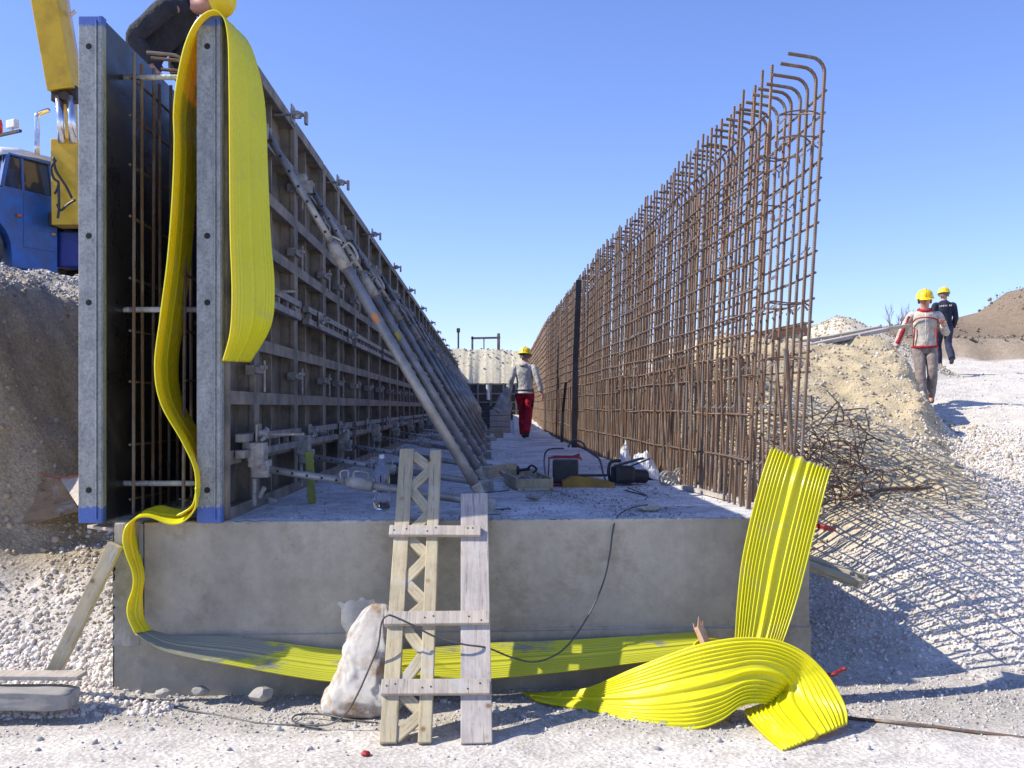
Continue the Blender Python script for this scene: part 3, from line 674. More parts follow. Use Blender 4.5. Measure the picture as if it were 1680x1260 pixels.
# props
def prop(Y, k):
    a = wall_pt(Y, 0, 0); root = empty('push_pull_prop', a, RZ)
    rng = random.Random(k*5+1)
    top = Vector((.12, 0, 2.22)); ft = Vector((1.40, .05 if k else .02, .05)); lo = Vector((.16, -.0, .31))
    d = (ft-top)
    def along(t): return top+d*t
    p1, p2 = .30+.02*rng.random(), .345
    m = MB(); m.tube([along(0.01), along(.32)], .021, 12); inner = m.build('inner_tube', M_PROP, root, True)
    dn = d.normalized(); s = Vector((0, -1, 0)); nn = s.cross(dn)
    m = MB()
    for i in range(7):
        c = along(.035+i*.04); m.tube([c+s*.015, c+s*.0225], .0080, 8)
    tag(m.build('pin_holes', M_HOLE, inner), kind='stuff')
    m = MB(); m.tube([along(.32), along(.955)], .030, 14); ot = m.build('outer_tube', M_PROP, root, True)
    if k in (0, 1):
        m = MB(); c = along(.49); m.beam(c+s*.028, c+s*.028+dn*.06, .03, .006, up=s); m.build('sticker', simple('orange_sticker' if k == 0 else 'yellow_band', (.5, .2, .06) if k == 0 else (.5, .42, .05), None, .5), ot)
    m = MB(); m.tube([along(.30), along(.315), along(.37)], [.030, .037, .037], 14); col = m.build('collar', M_CASTW, root, True)
    m = MB(); h0 = along(.325)+s*.04; h1 = along(.365)+s*.04; x = s*.045+nn*.0
    m.tube(smooth_path([h0+nn*.04-s*.03, h0+nn*.085, (h0+h1)/2+nn*.095, h1+nn*.085, h1+nn*.04-s*.03], 4), .007, 7)
    m.tube(smooth_path([along(.30)+s*.03, along(.295)+s*.06+nn*.02, along(.31)+s*.055+nn*.05, along(.315)+nn*.045], 4), .006, 7)
    m.build('handle', M_CASTW, col)
    m = MB(); m.box(top+Vector((-.05, 0, .0)), (.07, .10, .13), None, .008); m.box(top+Vector((-.01, -.045, -.03)), (.09, .012, .09), None, .003); m.box(top+Vector((-.01, .045, -.03)), (.09, .012, .09), None, .003)
    m.tube([top+Vector((0, -.06, 0)), top+Vector((0, .06, 0))], .013, 8); m.build('head_bracket', M_CASTW, root)
    m = MB(); m.box((lo.x-.075, 0, .345), (.09, .13, .14), None, .01); m.box((lo.x-.055, 0, .265), (.10, .11, .10), None, .01); m.tube([(lo.x-.03, -.075, .27), (lo.x-.03, .075, .27)], .02, 10); m.build('lower_bracket', M_CASTW, root)
    m = MB(); m.box((.07, -.02, .13), (.02, .035, .16), None, .006); m.tube([(.1, -.03, .10), (.13, -.03, .16)], .014, 8); m.build('hook_bolt', M_CASTW, root)
    # lower strut
    l0 = Vector((lo.x-.02, 0, .26)); l1 = ft+Vector((-.06, 0, .02)); dl = l1-l0
    m = MB(); m.tube([l0, l0+dl*.40], .021, 12); it = m.build('strut_inner_tube', M_PROP, root, True)
    m = MB(); m.tube([l0+dl*.37, l0+dl*.385, l0+dl*.50], [.026, .036, .036], 14); m.build('strut_collar', M_CASTW, root, True)
    m = MB(); q = l0+dl*.41; m.tube(smooth_path([q+Vector((0, -.01, .03)), q+Vector((.01, -.01, .065)), q+Vector((.08, -.01, .055)), q+Vector((.085, -.01, .02))], 4), .006, 7)
    q = l0+dl*.36; m.tube(smooth_path([q+Vector((0, -.02, -.02)), q+Vector((-.015, -.02, .05)), q+Vector((.03, -.02, .06)), q+Vector((.03, -.02, .02))], 4), .0055, 7); m.build('strut_handle', M_CASTW, root)
    m = MB(); dd = dl.normalized(); sl = Vector((0, -1, 0))
    for i in range(5): c = l0+dl*(.05+i*.07); m.tube([c+sl*.015, c+sl*.0225], .0075, 8)
    tag(m.build('pin_holes', M_HOLE, it), kind='stuff')
    m = MB(); m.tube([l0+dl*.49, l1], .025, 12); m.build('strut_outer_tube', M_PROP, root, True)
    m = MB(); m.box((ft.x, ft.y, .0085), (.16, .13, .015), None, .004); m.box((ft.x, ft.y-.045, .05), (.10, .01, .08), None, .003); m.box((ft.x, ft.y+.045, .05), (.10, .01, .08), None, .003)
    m.tube([(ft.x, ft.y-.065, .055), (ft.x, ft.y+.065, .055)], .012, 8); m.tube([along(.945), along(1.0)], [.036, .02], 10); m.build('foot_plate', M_CASTW, root)
    return root
pY = [5.72, 7.15, 9.15, 11.7, 14.2, 16.9, 19.6, 22.3, 25.0, 27.7, 30.4, 33.1, 35.8, 38.5, 41.2, 43.9]
for k, Y in enumerate(pY):
    r = prop(Y, k)
    lab = ['nearest long grey push-pull prop with orange sticker, bracing the formwork', 'second push-pull prop from the front, with a yellow band'] + [f'{x} push-pull prop from the front bracing the right formwork' for x in ORD[2:]]
    tag(r, lab[k] if k < 14 else 'one of the last tiny push-pull props at the far end of the row', 'formwork prop', 'push-pull props bracing the formwork')

# spacer tubes in the gap
for k, (Yt, py) in enumerate([(5.62, 127), (5.62, 508), (5.62, 793), (7.0, 200), (7.0, 530), (7.0, 760)]):
    z = EYE-(py-668)/1633*Yt
    m = MB(); m.tube([(-2.185-.0245*(Yt-5.3), Yt, z), (-1.66-.0245*(Yt-5.3), Yt, z)], .0155, 12)
    tag(m.build('spacer_tube', M_WHITEC, None, True), ['top', 'middle', 'bottom', 'top rear', 'middle rear', 'bottom rear'][k]+' white spacer tube spanning the gap between the two formwork rows', 'spacer tube', 'white tubes across the gap')

# ------------------------------------------------------------------ rebar cages
def bar_mesh(h, r, hook=0.0, n=7):
    m = MB()
    if hook:
        R = .085; pts = [(0, 0, 0), (0, 0, h*.35), (0, 0, h*.7), (0, 0, h-R)]+[(-R+R*math.cos(a), 0, h-R+R*math.sin(a)) for a in np.linspace(.25, PI/2, 5)]+[(-hook, 0, h+.012)]
    else: pts = [(0, 0, 0), (0, 0, h*.35), (0, 0, h*.7), (0, 0, h)]
    m.tube(pts, r, n); return m.mesh('vertical_bar' if not hook else 'hooked_bar', M_RUST)
def cage(root, ys, Xin, lean, th, h_in, h_out, nparts, levels, seg, hook, starters):
    bi = [bar_mesh(h_in, .0096) for _ in range(2)]; bo = bar_mesh(h_out, .0102, hook); bs = bar_mesh(.98, .0098)
    stuff = MB(); R = random.Random(3)
    ns = 0; nb = 0
    for i, Y in enumerate(ys):
        for lay in (0, 1):
            X = Xin(Y)+(th if lay else 0); a = math.atan(lean(Y)/2.72)
            y = Y+R.uniform(-.02, .02)+(-.45 if lay and starters else 0); dz = R.uniform(-.03, .03)
            if lay and starters: X = Xin(max(y, 5.5))+th
            rot = (R.uniform(-.007, .007), a+R.uniform(-.006, .006), 0)
            if i < nparts:
                link('hooked_bar' if lay else 'vertical_bar', bo if lay else bi[0], root, (X, y, SLAB_Z+(dz if not lay else dz*.7)-.03), rot)
            else:
                hh = (h_out if lay else h_in)+dz; tp = Vector((X+math.sin(a)*hh, y, SLAB_Z+hh))
                pts = [(X, y, SLAB_Z), tp]
                if lay: pts = [(X, y, SLAB_Z), tp-Vector((0, 0, .09)), tp-Vector((.03, 0, .02)), tp-Vector((hook, 0, 0))]
                stuff.tube(pts, .0105, 4, False)
            if starters and i < nparts:
                link('starter_bar', bs, root, (X+R.uniform(-.03, .05), y+R.uniform(.02, .07), SLAB_Z-.03), (R.uniform(-.02, .02), a+R.uniform(-.03, .03), R.uniform(0, 3)))
            elif starters and i % 2 == 0:
                stuff.tube([(X+.02, y+.05, SLAB_Z), (X+.03, y+.05, SLAB_Z+.95)], .010, 4, False)
    if stuff.v: tag(stuff.build('distant_bars', M_RUST, root), kind='stuff')
    y0, y1 = ys[0], ys[-1]
    for lay in (0, 1):
        for li, z in enumerate(levels):
            Y = y0-(.47 if lay and starters else .02)
            while Y < y1:
                L = min(seg*R.uniform(.8, 1.1), y1-Y); pts = []; ph = R.uniform(0, 6); zj = R.uniform(-.02, .02)
                n = max(2, int(L/.45))
                for j in range(n+1):
                    yy = Y+L*j/n; zz = z+zj+.008*math.sin(ph+yy*1.3)+.004*math.sin(yy*4+li)
                    pts.append((Xin(max(yy, 5.5))+(th+.016 if lay else -.016)+math.tan(math.atan(lean(yy)/2.72))*zz, yy, SLAB_Z+zz))
                m = MB(); m.tube(pts, .0072, 6); m.build('horizontal_bar', M_RUST, root)
                Y += L-.35 if L >= seg*.5 else L+.01
                if Y+.4 > y1: break
right = empty('rebar_cage', (0, 0, 0)); tag(right, 'tall rusty open rebar wall cage with hooked tops standing on the right of the slab', 'rebar cage')
ys = list(np.arange(6.03, 14, .135))+list(np.arange(14, 47.5, .115))
cage(right, ys, cageX, cageLean, .175, 2.72, 2.585, 150, [.30, .58, .80, .95, 1.08, 1.22, 1.36, 1.50, 1.64, 1.78, 1.91, 2.03, 2.15, 2.28, 2.40], 5.5, .21, True)
R = random.Random(9)
lk = MB()
for i in range(46):     # short U-links tying the two faces together
    Y = 5.65+R.random()**1.4*5; z = R.choice([.86, 1.19, 1.52, 1.85, 2.12, 2.26])+.02
    X = cageX(max(Y, 5.5))+cageLean(Y)*z/2.72
    m = MB(); m.tube(smooth_path([(X-.03, Y, SLAB_Z+z-.03), (X-.02, Y, SLAB_Z+z+.012), (X+.1, Y+R.uniform(-.05, .08), SLAB_Z+z+.02+R.uniform(-.02, .02)), (X+.2, Y+R.uniform(-.04, .1), SLAB_Z+z+.01), (X+.225, Y+.02, SLAB_Z+z-.03)], 3), .005, 5); m.build('link_bar', M_RUST, right)
m = MB()
for i in range(1500):
    Y = 5.6+R.random()**1.3*12; z = R.choice([.30, .62, .86, 1.03, 1.19, 1.36, 1.52, 1.69, 1.85, 1.99, 2.12, 2.26]); lay = R.random() < .5
    X = cageX(max(Y, 5.5))+cageLean(Y)*z/2.72+(.19 if lay else 0)
    m.tube([(X-.012, Y, SLAB_Z+z-.012), (X+.012, Y+.012, SLAB_Z+z+.014)], .0045, 4)
tag(m.build('tie_wire_knots', simple('tie_wire', (.34, .32, .30), (.2, .16, .13), .5, 20, .4), right), kind='stuff')
# dark joint strips clamped in the cage
for k, (Y, w, h) in enumerate([(15.2, .085, 2.56), (17.6, .05, 1.05)]):
    m = MB(); x = cageX(Y)-.03
    pts = [(x, Y, SLAB_Z), (x+.02, Y+.05, SLAB_Z+h*.5), (x+.07, Y, SLAB_Z+h)]
    for i in range(2): m.beam(Vector(pts[i])-Vector((.05, 0, 0)), Vector(pts[i+1])-Vector((.05, 0, 0)), w, .03, up=(0, 1, 0))
    tag(m.build('joint_strip', M_BLACK), ['tall black joint strip standing upright against the rebar cage', 'short thin black strip standing against the rebar cage beyond the tall one'][k], 'joint strip')
leftc = empty('rebar_cage', (0, 0, 0)); tag(leftc, 'dark rusty rebar cage inside the gap between the two formwork rows', 'rebar cage')
cage(leftc, list(np.arange(5.50, 10.2, .15)), lambda Y: -2.085-.0245*(Y-5.4), lambda Y: 0.0, .27, 2.60, 2.62, 99, [.12, .43, .75, 1.05, 1.35, 1.65, 1.95, 2.25, 2.45], 4, .22, False)
for o in list(leftc.children):
    if o.name.startswith('hooked_bar'): pass

# ------------------------------------------------------------------ yellow waterstop strip
def ribbon(name, E1, E2, mat, ribs=9, W=72, k=10, th=.005, rh=.010, back=True, flip=1, zmin=None):
    A = smooth_path(E1, k); B = smooth_path(E2, k); n = min(len(A), len(B))
    nr = ribs
    prof = []
    for j in range(W+1):
        u = j/W; s = 0
        for c in ([.07, .12, .17, .22, .28, .35, .5, .65, .72, .78, .83, .88, .93] if nr > 10 else [.09, .16, .24, .5, .76, .84, .91]):
            if abs(c-.5) < .05: w_ = .045; hgt = 1.5
            else: w_ = .016; hgt = 1.0
            d = abs(u-c)/w_
            if d < 1: s = max(s, hgt*(1-d*d))
        if u < .025 or u > .975: s = max(s, .7)
        prof.append(s)
    m = MB(); N = []
    for i in range(n):
        t = ((A[min(i+1, n-1)]+B[min(i+1, n-1)])-(A[max(i-1, 0)]+B[max(i-1, 0)])).normalized()
        a = (B[i]-A[i]); nrm = t.cross(a); nrm = nrm.normalized() if nrm.length > 1e-8 else Vector((0, 0, 1)); N.append(nrm*flip)
    top = []; bot = []
    for i in range(n):
        for j in range(W+1):
            p = A[i].lerp(B[i], j/W)
            q = p+N[i]*(th/2+rh*prof[j]); r = p-N[i]*(th/2+(rh*.6*prof[j] if back else 0))
            if zmin is not None: q.z = max(q.z, zmin+.004); r.z = max(r.z, zmin)
            top.append(q); bot.append(r)
    m.v = [tuple(p) for p in top+bot]; K = n*(W+1)
    for i in range(n-1):
        for j in range(W):
            a = i*(W+1)+j; m.f.append((a, a+1, a+W+2, a+W+1)); m.f.append((K+a, K+a+W+1, K+a+W+2, K+a+1))
        a = i*(W+1); m.f.append((a, a+W+1, K+a+W+1, K+a)); a += W; m.f.append((a, K+a, K+a+W+1, a+W+1))
    for i in (0, n-1):
        for j in range(W): a = i*(W+1)+j; m.f.append((a, K+a, K+a+1, a+1))
    m.m = [0]*len(m.f)
    me = bpy.data.meshes.new(name); me.from_pydata(m.v, [], m.f); me.materials.append(mat)
    bm = bmesh.new(); bm.from_mesh(me); bmesh.ops.recalc_face_normals(bm, faces=bm.faces); bm.to_mesh(me); bm.free()
    me.polygons.foreach_set('use_smooth', [True]*len(me.polygons)); me.update()
    o = bpy.data.objects.new(name, me); COL.objects.link(o); return o
def UP(l): return [U(*p) for p in l]
ZN, ZF = 5.24, 5.60
wsA = empty('waterstop_strip', (-1.6, 5.3, SLAB_Z)); tag(wsA, 'long yellow waterstop strip looped over the formwork end and along the block front', 'waterstop strip')
def childof(o, p):
    o.parent = p; o.matrix_parent_inverse = Matrix.Translation(p.location).inverted(); return o
# near edge / far edge of the hanging part: left of the post
near = [(447, 478, 5.3), (378, 560, ZN)]
nA = [(290, 846, ZN), (317, 826, ZN), (320, 775, ZN), (299, 725, ZN), (264, 662, ZN), (254, 600, ZN), (263, 520, ZN), (275, 425, ZN), (283, 320, ZN), (286, 235, ZN), (285, 185, ZN), (290, 135, ZN), (303, 75, ZN), (322, 35, ZN), (347, 17, ZN), (366, 27, ZN), (374, 60, ZN), (376, 130, ZN), (377, 250, ZN), (378, 380, ZN), (381, 480, ZN), (378, 545, ZN), (366, 592, ZN)]
def farp(p, dx=0, dy=0, Z=ZF):
    v = U(*p); return Vector((v.x+dx, Z, v.z+dy))
fA = []
for i, p in enumerate(nA):
    if i <= 13: fA.append(farp(p, .0 if i > 4 else -.0, 0))
fA += [U(368, 52, ZF-.05), U(398, 58, ZF-.08), U(418, 95, ZF-.1), U(434, 170, ZF-.1), U(439, 280, ZF-.1), U(444, 390, ZF-.1), U(450, 470, ZF-.1), U(444, 535, ZF-.1), U(410, 594, ZF-.06)]
o = ribbon('hanging_loop', UP(nA), fA, M_PVC, k=8, flip=-1, rh=.0028, ribs=7); childof(o, wsA)
# lower bend, along the slab edge and down the corner
nB = [(321, 800, ZN), (320, 833, ZN), (300, 856, ZN), (276, 859, ZN), (246, 848, ZN), (224, 850, 5.2), (207, 864, 5.16), (202, 885, 5.14), (207, 910, 5.14), (218, 940, 5.15), (218, 965, 5.16), (210, 990, 5.17), (210, 1012, 5.17), (222, 1040, 5.17), (262, 1066, 5.17), (320, 1081, 5.17), (383, 1092, 5.17), (475, 1109, 5.18), (553, 1119, 5.19), (640, 1119, 5.2), (720, 1117, 5.2), (811, 1113, 5.22), (944, 1100, 5.26), (1100, 1081, 5.32), (1160, 1073, 5.34)]
fB = [(340, 790, ZF), (334, 815, ZF-.05), (300, 835, ZF-.05), (266, 830, ZF-.08), (246, 834, ZF-.12), (234, 841, 5.42), (224, 856, 5.36), (226, 890, 5.33), (231, 915, 5.32), (236, 945, 5.31), (233, 975, 5.305), (234, 1000, 5.3), (237, 1018, 5.29), (250, 1035, 5.28), (285, 1043, 5.28), (330, 1044, 5.285), (383, 1046, 5.29), (475, 1057, 5.31), (553, 1066, 5.32), (640, 1067, 5.32), (720, 1062, 5.34), (811, 1055, 5.37), (944, 1050, 5.40), (1100, 1040, 5.45), (1160, 1036, 5.47)]
o = ribbon('lower_run', UP(nB[:14]), UP(fB[:14]), M_PVC, k=7, rh=.0035); childof(o, wsA)
o = ribbon('front_band', UP(nB[13:]), UP(fB[13:]), M_PVC2, k=6, rh=.004, ribs=11); childof(o, wsA)
# upright piece against the right corner
E1 = UP([(1265, 736, 5.50), (1262, 742, 5.44), (1248, 785, 5.38), (1230, 855, 5.34), (1216, 925, 5.30), (1209, 990, 5.26), (1205, 1050, 5.20), (1200, 1085, 5.10)])
E2 = UP([(1364, 772, 5.44), (1361, 778, 5.38), (1352, 810, 5.33), (1338, 865, 5.30), (1322, 930, 5.26), (1306, 990, 5.22), (1288, 1045, 5.16), (1272, 1085, 5.08)])
wsB = ribbon('waterstop_strip', E1, E2, M_PVC, k=12, flip=1, rh=.011, ribs=13, W=110)
tag(wsB, 'upright length of ribbed yellow waterstop strip standing against the right end of the block', 'waterstop strip', 'yellow waterstop strips')
# curled foreground piece
E1 = UP([(858, 1139, 5.36), (905, 1138, 5.30), (965, 1130, 5.22), (1040, 1098, 5.12), (1130, 1063, 5.04), (1190, 1049, 5.0), (1235, 1046, 4.98), (1275, 1050, 4.95), (1310, 1064, 4.92), (1338, 1085, 4.89), (1360, 1110, 4.86), (1378, 1140, 4.82), (1389, 1166, 4.77), (1390, 1187, 4.71)])
E2 = UP([(880, 1150, 5.22), (915, 1158, 5.14), (975, 1168, 5.04), (1060, 1192, 4.84), (1130, 1199, 4.78), (1180, 1184, 4.80), (1215, 1160, 4.84), (1243, 1154, 4.88), (1264, 1157, 4.93), (1258, 1161, 4.99), (1236, 1162, 4.98), (1222, 1169, 4.90), (1242, 1195, 4.70), (1284, 1233, 4.47)])
wsC = ribbon('waterstop_strip', E1, E2, M_PVC, k=12, flip=-1, rh=.011, ribs=13, W=110, zmin=.004)
tag(wsC, 'curled end of bright yellow ribbed waterstop strip lying twisted on the ground in front', 'waterstop strip', 'yellow waterstop strips')
# small loop behind the curl
E1 = UP([(1134, 1078, 5.22), (1136, 1062, 5.22), (1146, 1050, 5.24), (1165, 1047, 5.28), (1190, 1052, 5.30), (1203, 1058, 5.32)])
E2 = [v+Vector((.01, .03, -.28)) for v in E1]
wsD = ribbon('waterstop_strip', E1, E2, M_PVC, k=8, rh=.006, W=40, ribs=9)
tag(wsD, 'small loop of yellow waterstop strip round the splintered stake', 'waterstop strip', 'yellow waterstop strips')

# ------------------------------------------------------------------ ladder, planks, boards
A0 = Vector((0, 4.575, .012)); DIR = Vector((0, .76, .921)).normalized(); NRM = Vector((0, -DIR.z, DIR.y))
def lp(px, py):      # point on the leaning plane through the ladder seen at this place
    r = U(px, py, 1.0)-Vector((0, 0, EYE)); o_ = Vector((0, 0, EYE))
    t = (A0-o_).dot(NRM)/r.dot(NRM); return o_+r*t
lad = empty('makeshift_ladder', (-.4, 4.6, 0)); tag(lad, 'makeshift timber ladder of lattice girder and wide plank leaning on the block front', 'ladder')
def board(name, p, q, w, th, mat, off=0, par=lad, side=None, bev=.004):
    a = lp(*p)-NRM*(-off); b_ = lp(*q)-NRM*(-off)
    m = MB(); y = (b_-a); L = y.length; yn = y.normalized(); x = yn.cross(NRM).normalized(); M = Matrix((x, NRM, yn)).transposed()
    m.box((0, 0, 0), (w, th, L), None, bev); o = m.build(name, mat)
    o.matrix_world = Matrix.Translation((a+b_)/2)@M.to_4x4()
    if par: o.parent = par; o.matrix_parent_inverse = Matrix.Translation(par.location).inverted()
    return o
board('rail', (637, 1221), (668, 740), .078, .05, M_WOODY, 0)
board('rail', (697, 1221), (715, 742), .062, .05, M_WOODY, 0)
board('plank', (782, 1222), (778, 813), .145, .048, M_WOODG, 0)
seq = [747, 771, 803, 843, 882, 914, 955, 991, 1025, 1073, 1133, 1171, 1212]
for i in range(len(seq)-1):
    y0, y1 = seq[i], seq[i+1]
    xl = lambda y: 639+30*(1221-y)/481+8; xr = lambda y: 696+18*(1221-y)/479-4
    a = (xl(y0), y0) if i % 2 == 0 else (xr(y0), y0); b_ = (xr(y1), y1) if i % 2 == 0 else (xl(y1), y1)
    board('lattice_brace', a, b_, .056, .026, M_WOODY, .002+.0015*(i % 2))
board('rung', (640, 877), (789, 878), .060, .026, M_WOODH, .036)
board('rung', (632, 1021), (803, 1019), .070, .026, M_WOODH, .036)
board('rung', (627, 1133), (804, 1132), .075, .026, M_WOODH, .036)

for (yy_, xs_) in ((877, (648, 668, 702, 716, 768, 776)), (1020, (642, 656, 698, 712, 770, 790)), (1132, (636, 650, 694, 708, 768, 788))):
    for x_ in xs_:
        q = lp(x_, yy_+random.uniform(-5, 5)); m = MB(); m.tube([q-NRM*(-.046), q-NRM*(-.0505)], .0045, 8); childof(m.build('nail', M_DARK), lad)
def bar(name, a, b_, w, h, mat, label, cat, up=(0, 0, 1), grp=None, bev=.004, par=None):
    a = Vector(a); b_ = Vector(b_); d = b_-a; L = d.length; y = d.normalized(); x = y.cross(Vector(up)).normalized(); z = x.cross(y)
    m = MB(); m.box((0, 0, 0), (w, h, L), None, bev); o = m.build(name, mat)
    o.matrix_world = Matrix.Translation((a+b_)/2)@Matrix((x, z, y)).transposed().to_4x4()
    return tag(o, label, cat, grp)
bar('timber_strut', U(86, 1108, 5.18), U(190, 893, 5.22), .072, .05, M_WOODY, 'pale squared timber strut propped against the left corner of the block', 'timber', up=(0, -1, 0))
bar('timber_board', U(-60, 1118, 4.9)+Vector((0, .12, 0)), U(118, 1119, 4.9)+Vector((0, .12, 0)), .12, .022, M_WOODH, 'thin pale board lying behind the concrete kerb at lower left', 'board')
bm = bmesh.new(); bmesh.ops.create_cube(bm, size=1); bmesh.ops.subdivide_edges(bm, edges=bm.edges[:], cuts=14, use_grid_fill=True)
for v in bm.verts:
    e = max(0, abs(v.co.x)-.40)*1.6; p = Vector((v.co.x*.76, v.co.y*.16*(1-e), v.co.z*.085*(1-e*1.3)))
    q = Vector((float(fbm(np.array([p.x*9+p.z*20]), np.array([p.y*30+3]), 3)[0]), float(fbm(np.array([p.x*9+7]), np.array([p.z*30+p.y*20]), 3)[0]), float(fbm(np.array([p.x*8+p.y*20]), np.array([p.z*9+1]), 4)[0])))
    v.co = p+q*.02
me_ = bpy.data.meshes.new('concrete_kerb'); bm.to_mesh(me_); bm.free(); me_.materials.append(M_CONC2); me_.polygons.foreach_set('use_smooth', [True]*len(me_.polygons)); o = bpy.data.objects.new('concrete_kerb', me_); COL.objects.link(o); o.location = U(-4, 1143, 4.93); o.rotation_euler = (0, .01, -.03); tag(o, 'chipped pale concrete kerb stone lying at lower left', 'kerb stone')
o = bar('ply_offcut', U(160, 862, 5.5), U(205, 868, 5.38), .13, .018, M_WOODH, 'triangular pale plywood offcut tucked under the left formwork foot', 'plywood offcut')
o = bar('timber_block', U(199, 858, 5.3), U(199, 893, 5.3), .05, .06, M_WOODG, 'dark grey timber block at the top left corner of the block', 'timber block', up=(0, -1, 0))
m = MB(); P = [U(-20, 800, 6.9), U(10, 772, 6.9), U(46, 772, 6.8), U(100, 783, 6.7), U(150, 776, 6.6), U(150, 815, 6.5)]
m.tube(smooth_path(P[:5], 4), .006, 6); tag(m.build('orange_cord', simple('orange_cord', (.5, .14, .05), None, .6)), 'thin orange cord lying over the boarding at the foot of the left bank', 'cord')
m = MB(); vs = [U(98, 785, 6.75), U(140, 780, 6.6), U(140, 842, 6.4), U(128, 830, 6.4)]; m.add(vs+[v+Vector((.0, .03, -.004)) for v in vs], [(0,1,2,3),(7,6,5,4),(0,4,5,1),(1,5,6,2),(2,6,7,3),(3,7,4,0)])
tag(m.build('plywood_offcut', M_WOODH), 'pale pointed plywood piece leaning beside the left formwork post', 'plywood offcut')
m = MB(); vs = [U(-30, 812, 6.85), U(46, 774, 6.8), U(100, 787, 6.72), U(130, 838, 6.55), U(60, 858, 6.5), U(-30, 862, 6.5)]
m.add(vs+[v+Vector((-.02, .035, .0)) for v in vs], [tuple(range(6)), tuple(range(11, 5, -1))]+[(i, 6+i, 6+(i+1) % 6, (i+1) % 6) for i in range(6)])
tag(m.build('brown_board', wood('brown_shuttering_board', (.36, .24, .12), (.24, .15, .08), (4, 10, 10))), 'brown shuttering board leaning against the foot of the left bank, orange cord on its edge', 'board')
# ground boards right
for k, (a, b_, dz) in enumerate([((1318, 912, 6.4), (1412, 958, 6.15), 0), ((1326, 905, 6.55), (1421, 950, 6.3), .0)]):
    bar('timber_board', Vector(U(*a))+Vector((-.25, .1, .03)), Vector(U(*b_)), .10, .045, M_WOODY, ['near pale board sticking out from behind the block at right', 'far pale board sticking out from behind the block at right'][k], 'board', grp='boards behind the block end')
m = MB(); m.tube([U(1392, 1178, 4.93), U(1500, 1188, 4.8), U(1690, 1212, 4.66), U(1760, 1220, 4.6)], .0085, 8); tag(m.build('loose_rebar', M_RUST, None, True), 'single rusty rebar lying on the ground at lower right', 'rebar')
m = MB(); m.box((0, 0, 0), (.10, .14, .02), None, .006); m.box((0, 0, -.016), (.09, .13, .012)); o = m.build('red_tile_piece', M_RED); o.location = U(1348, 862, 6.4); o.rotation_euler = (.1, .2, .5); tag(o, 'flat dark red piece lying on the gravel just right of the upright strip', 'debris')
m = MB(); m.tube(smooth_path([U(1352, 1108, 5.2), U(1368, 1106, 5.18), U(1378, 1100, 5.2), U(1388, 1096, 5.2)], 4), [.008+.003*(i % 3) for i in range(13)], 7); tag(m.build('red_plastic_scrap', M_RED), 'small bright red plastic scrap beside the curled strip', 'scrap')
m = MB(); m.lathe([(0, .0), (.018, .002), (.022, .012), (.014, .02), (0, .022)], 9); o = m.build('crushed_red_scrap', M_RED); o.location = (U(600, 1238, 4.43).x, 4.43, gh(-.65, 4.43)); tag(o, 'small crushed red scrap on the ground in front of the ladder', 'scrap')
# stake
m = MB(); a = U(1165, 1072, 5.14); b_ = U(1146, 1028, 5.2)
m.beam(a, b_, .045, .03); 
for i in range(5): q = b_+Vector((random.uniform(-.02, .02), 0, random.uniform(-.02, .005))); m.tube([q, q+Vector((random.uniform(-.012, .004), 0, .025+.03*random.random()))], [.006, .002], 5)
tag(m.build('splintered_stake', M_WOODB), 'reddish wooden stake with splintered top poking up behind the yellow curl', 'stake')

# rocks of note
def rock(px, py, Z, r, mat, label, z=None, flat=.7):
    bm = bmesh.new(); bmesh.ops.create_icosphere(bm, subdivisions=2, radius=1)
    rr = random.Random(int(px)); k = [Vector((rr.uniform(-1, 1), rr.uniform(-1, 1), rr.uniform(-1, 1))).normalized() for _ in range(9)]
    for v in bm.verts:
        for q in k:
            d = v.co.dot(q)
            if d > .72: v.co -= q*(d-.72)
        v.co = Vector((v.co.x*r*1.2, v.co.y*r, v.co.z*r*flat))*(1+rr.uniform(-.05, .05))
    me = bpy.data.meshes.new('rock'); bm.to_mesh(me); bm.free(); me.materials.append(mat)
    o = bpy.data.objects.new('rock', me); COL.objects.link(o); o.location = U(px, py, Z); return tag(o, label, 'rock')
rock(1092, 1190, 4.85, .05, M_CONC2, 'grey rounded stone under the tail of the yellow curl')
rock(268, 1137, 5.12, .038, M_CONC2, 'pale angular stone at the foot of the block near the left')
rock(1382, 1166, 4.98, .032, M_CONC2, 'dark stone just right of the yellow curl')
rock(610, 1001, 5.14, .0, M_CONC2, 'x') if False else None
rock(1062, 832, 5.95, .075, M_STB, 'beige earthy lump on the slab with a cable beside it', flat=.35)
rock(876, 815, 6.5, .05, M_CONC2, 'small grey rubble lump on the slab before the toolbox', flat=.5)
rock(445, 822, 5.95, .035, M_CONC2, 'little pale stone against the foot of the formwork')
for k, (x, y, Z, r) in enumerate([(1205, 1180, 4.9, .03), (575, 1122, 5.1, .045), (430, 1140, 5.15, .06), (545, 1152, 5.1, .05), (330, 1133, 5.2, .04)]):
    rock(x, y, Z, r, M_CONC2, ['flat grey stone in the shade under the yellow arch', 'stone hidden beside the foot of the sack', 'broad flat grey stone at the block foot left of the sack', 'low grey stone just left of the sack', 'small grey stone at the block foot below the smeared band'][k])

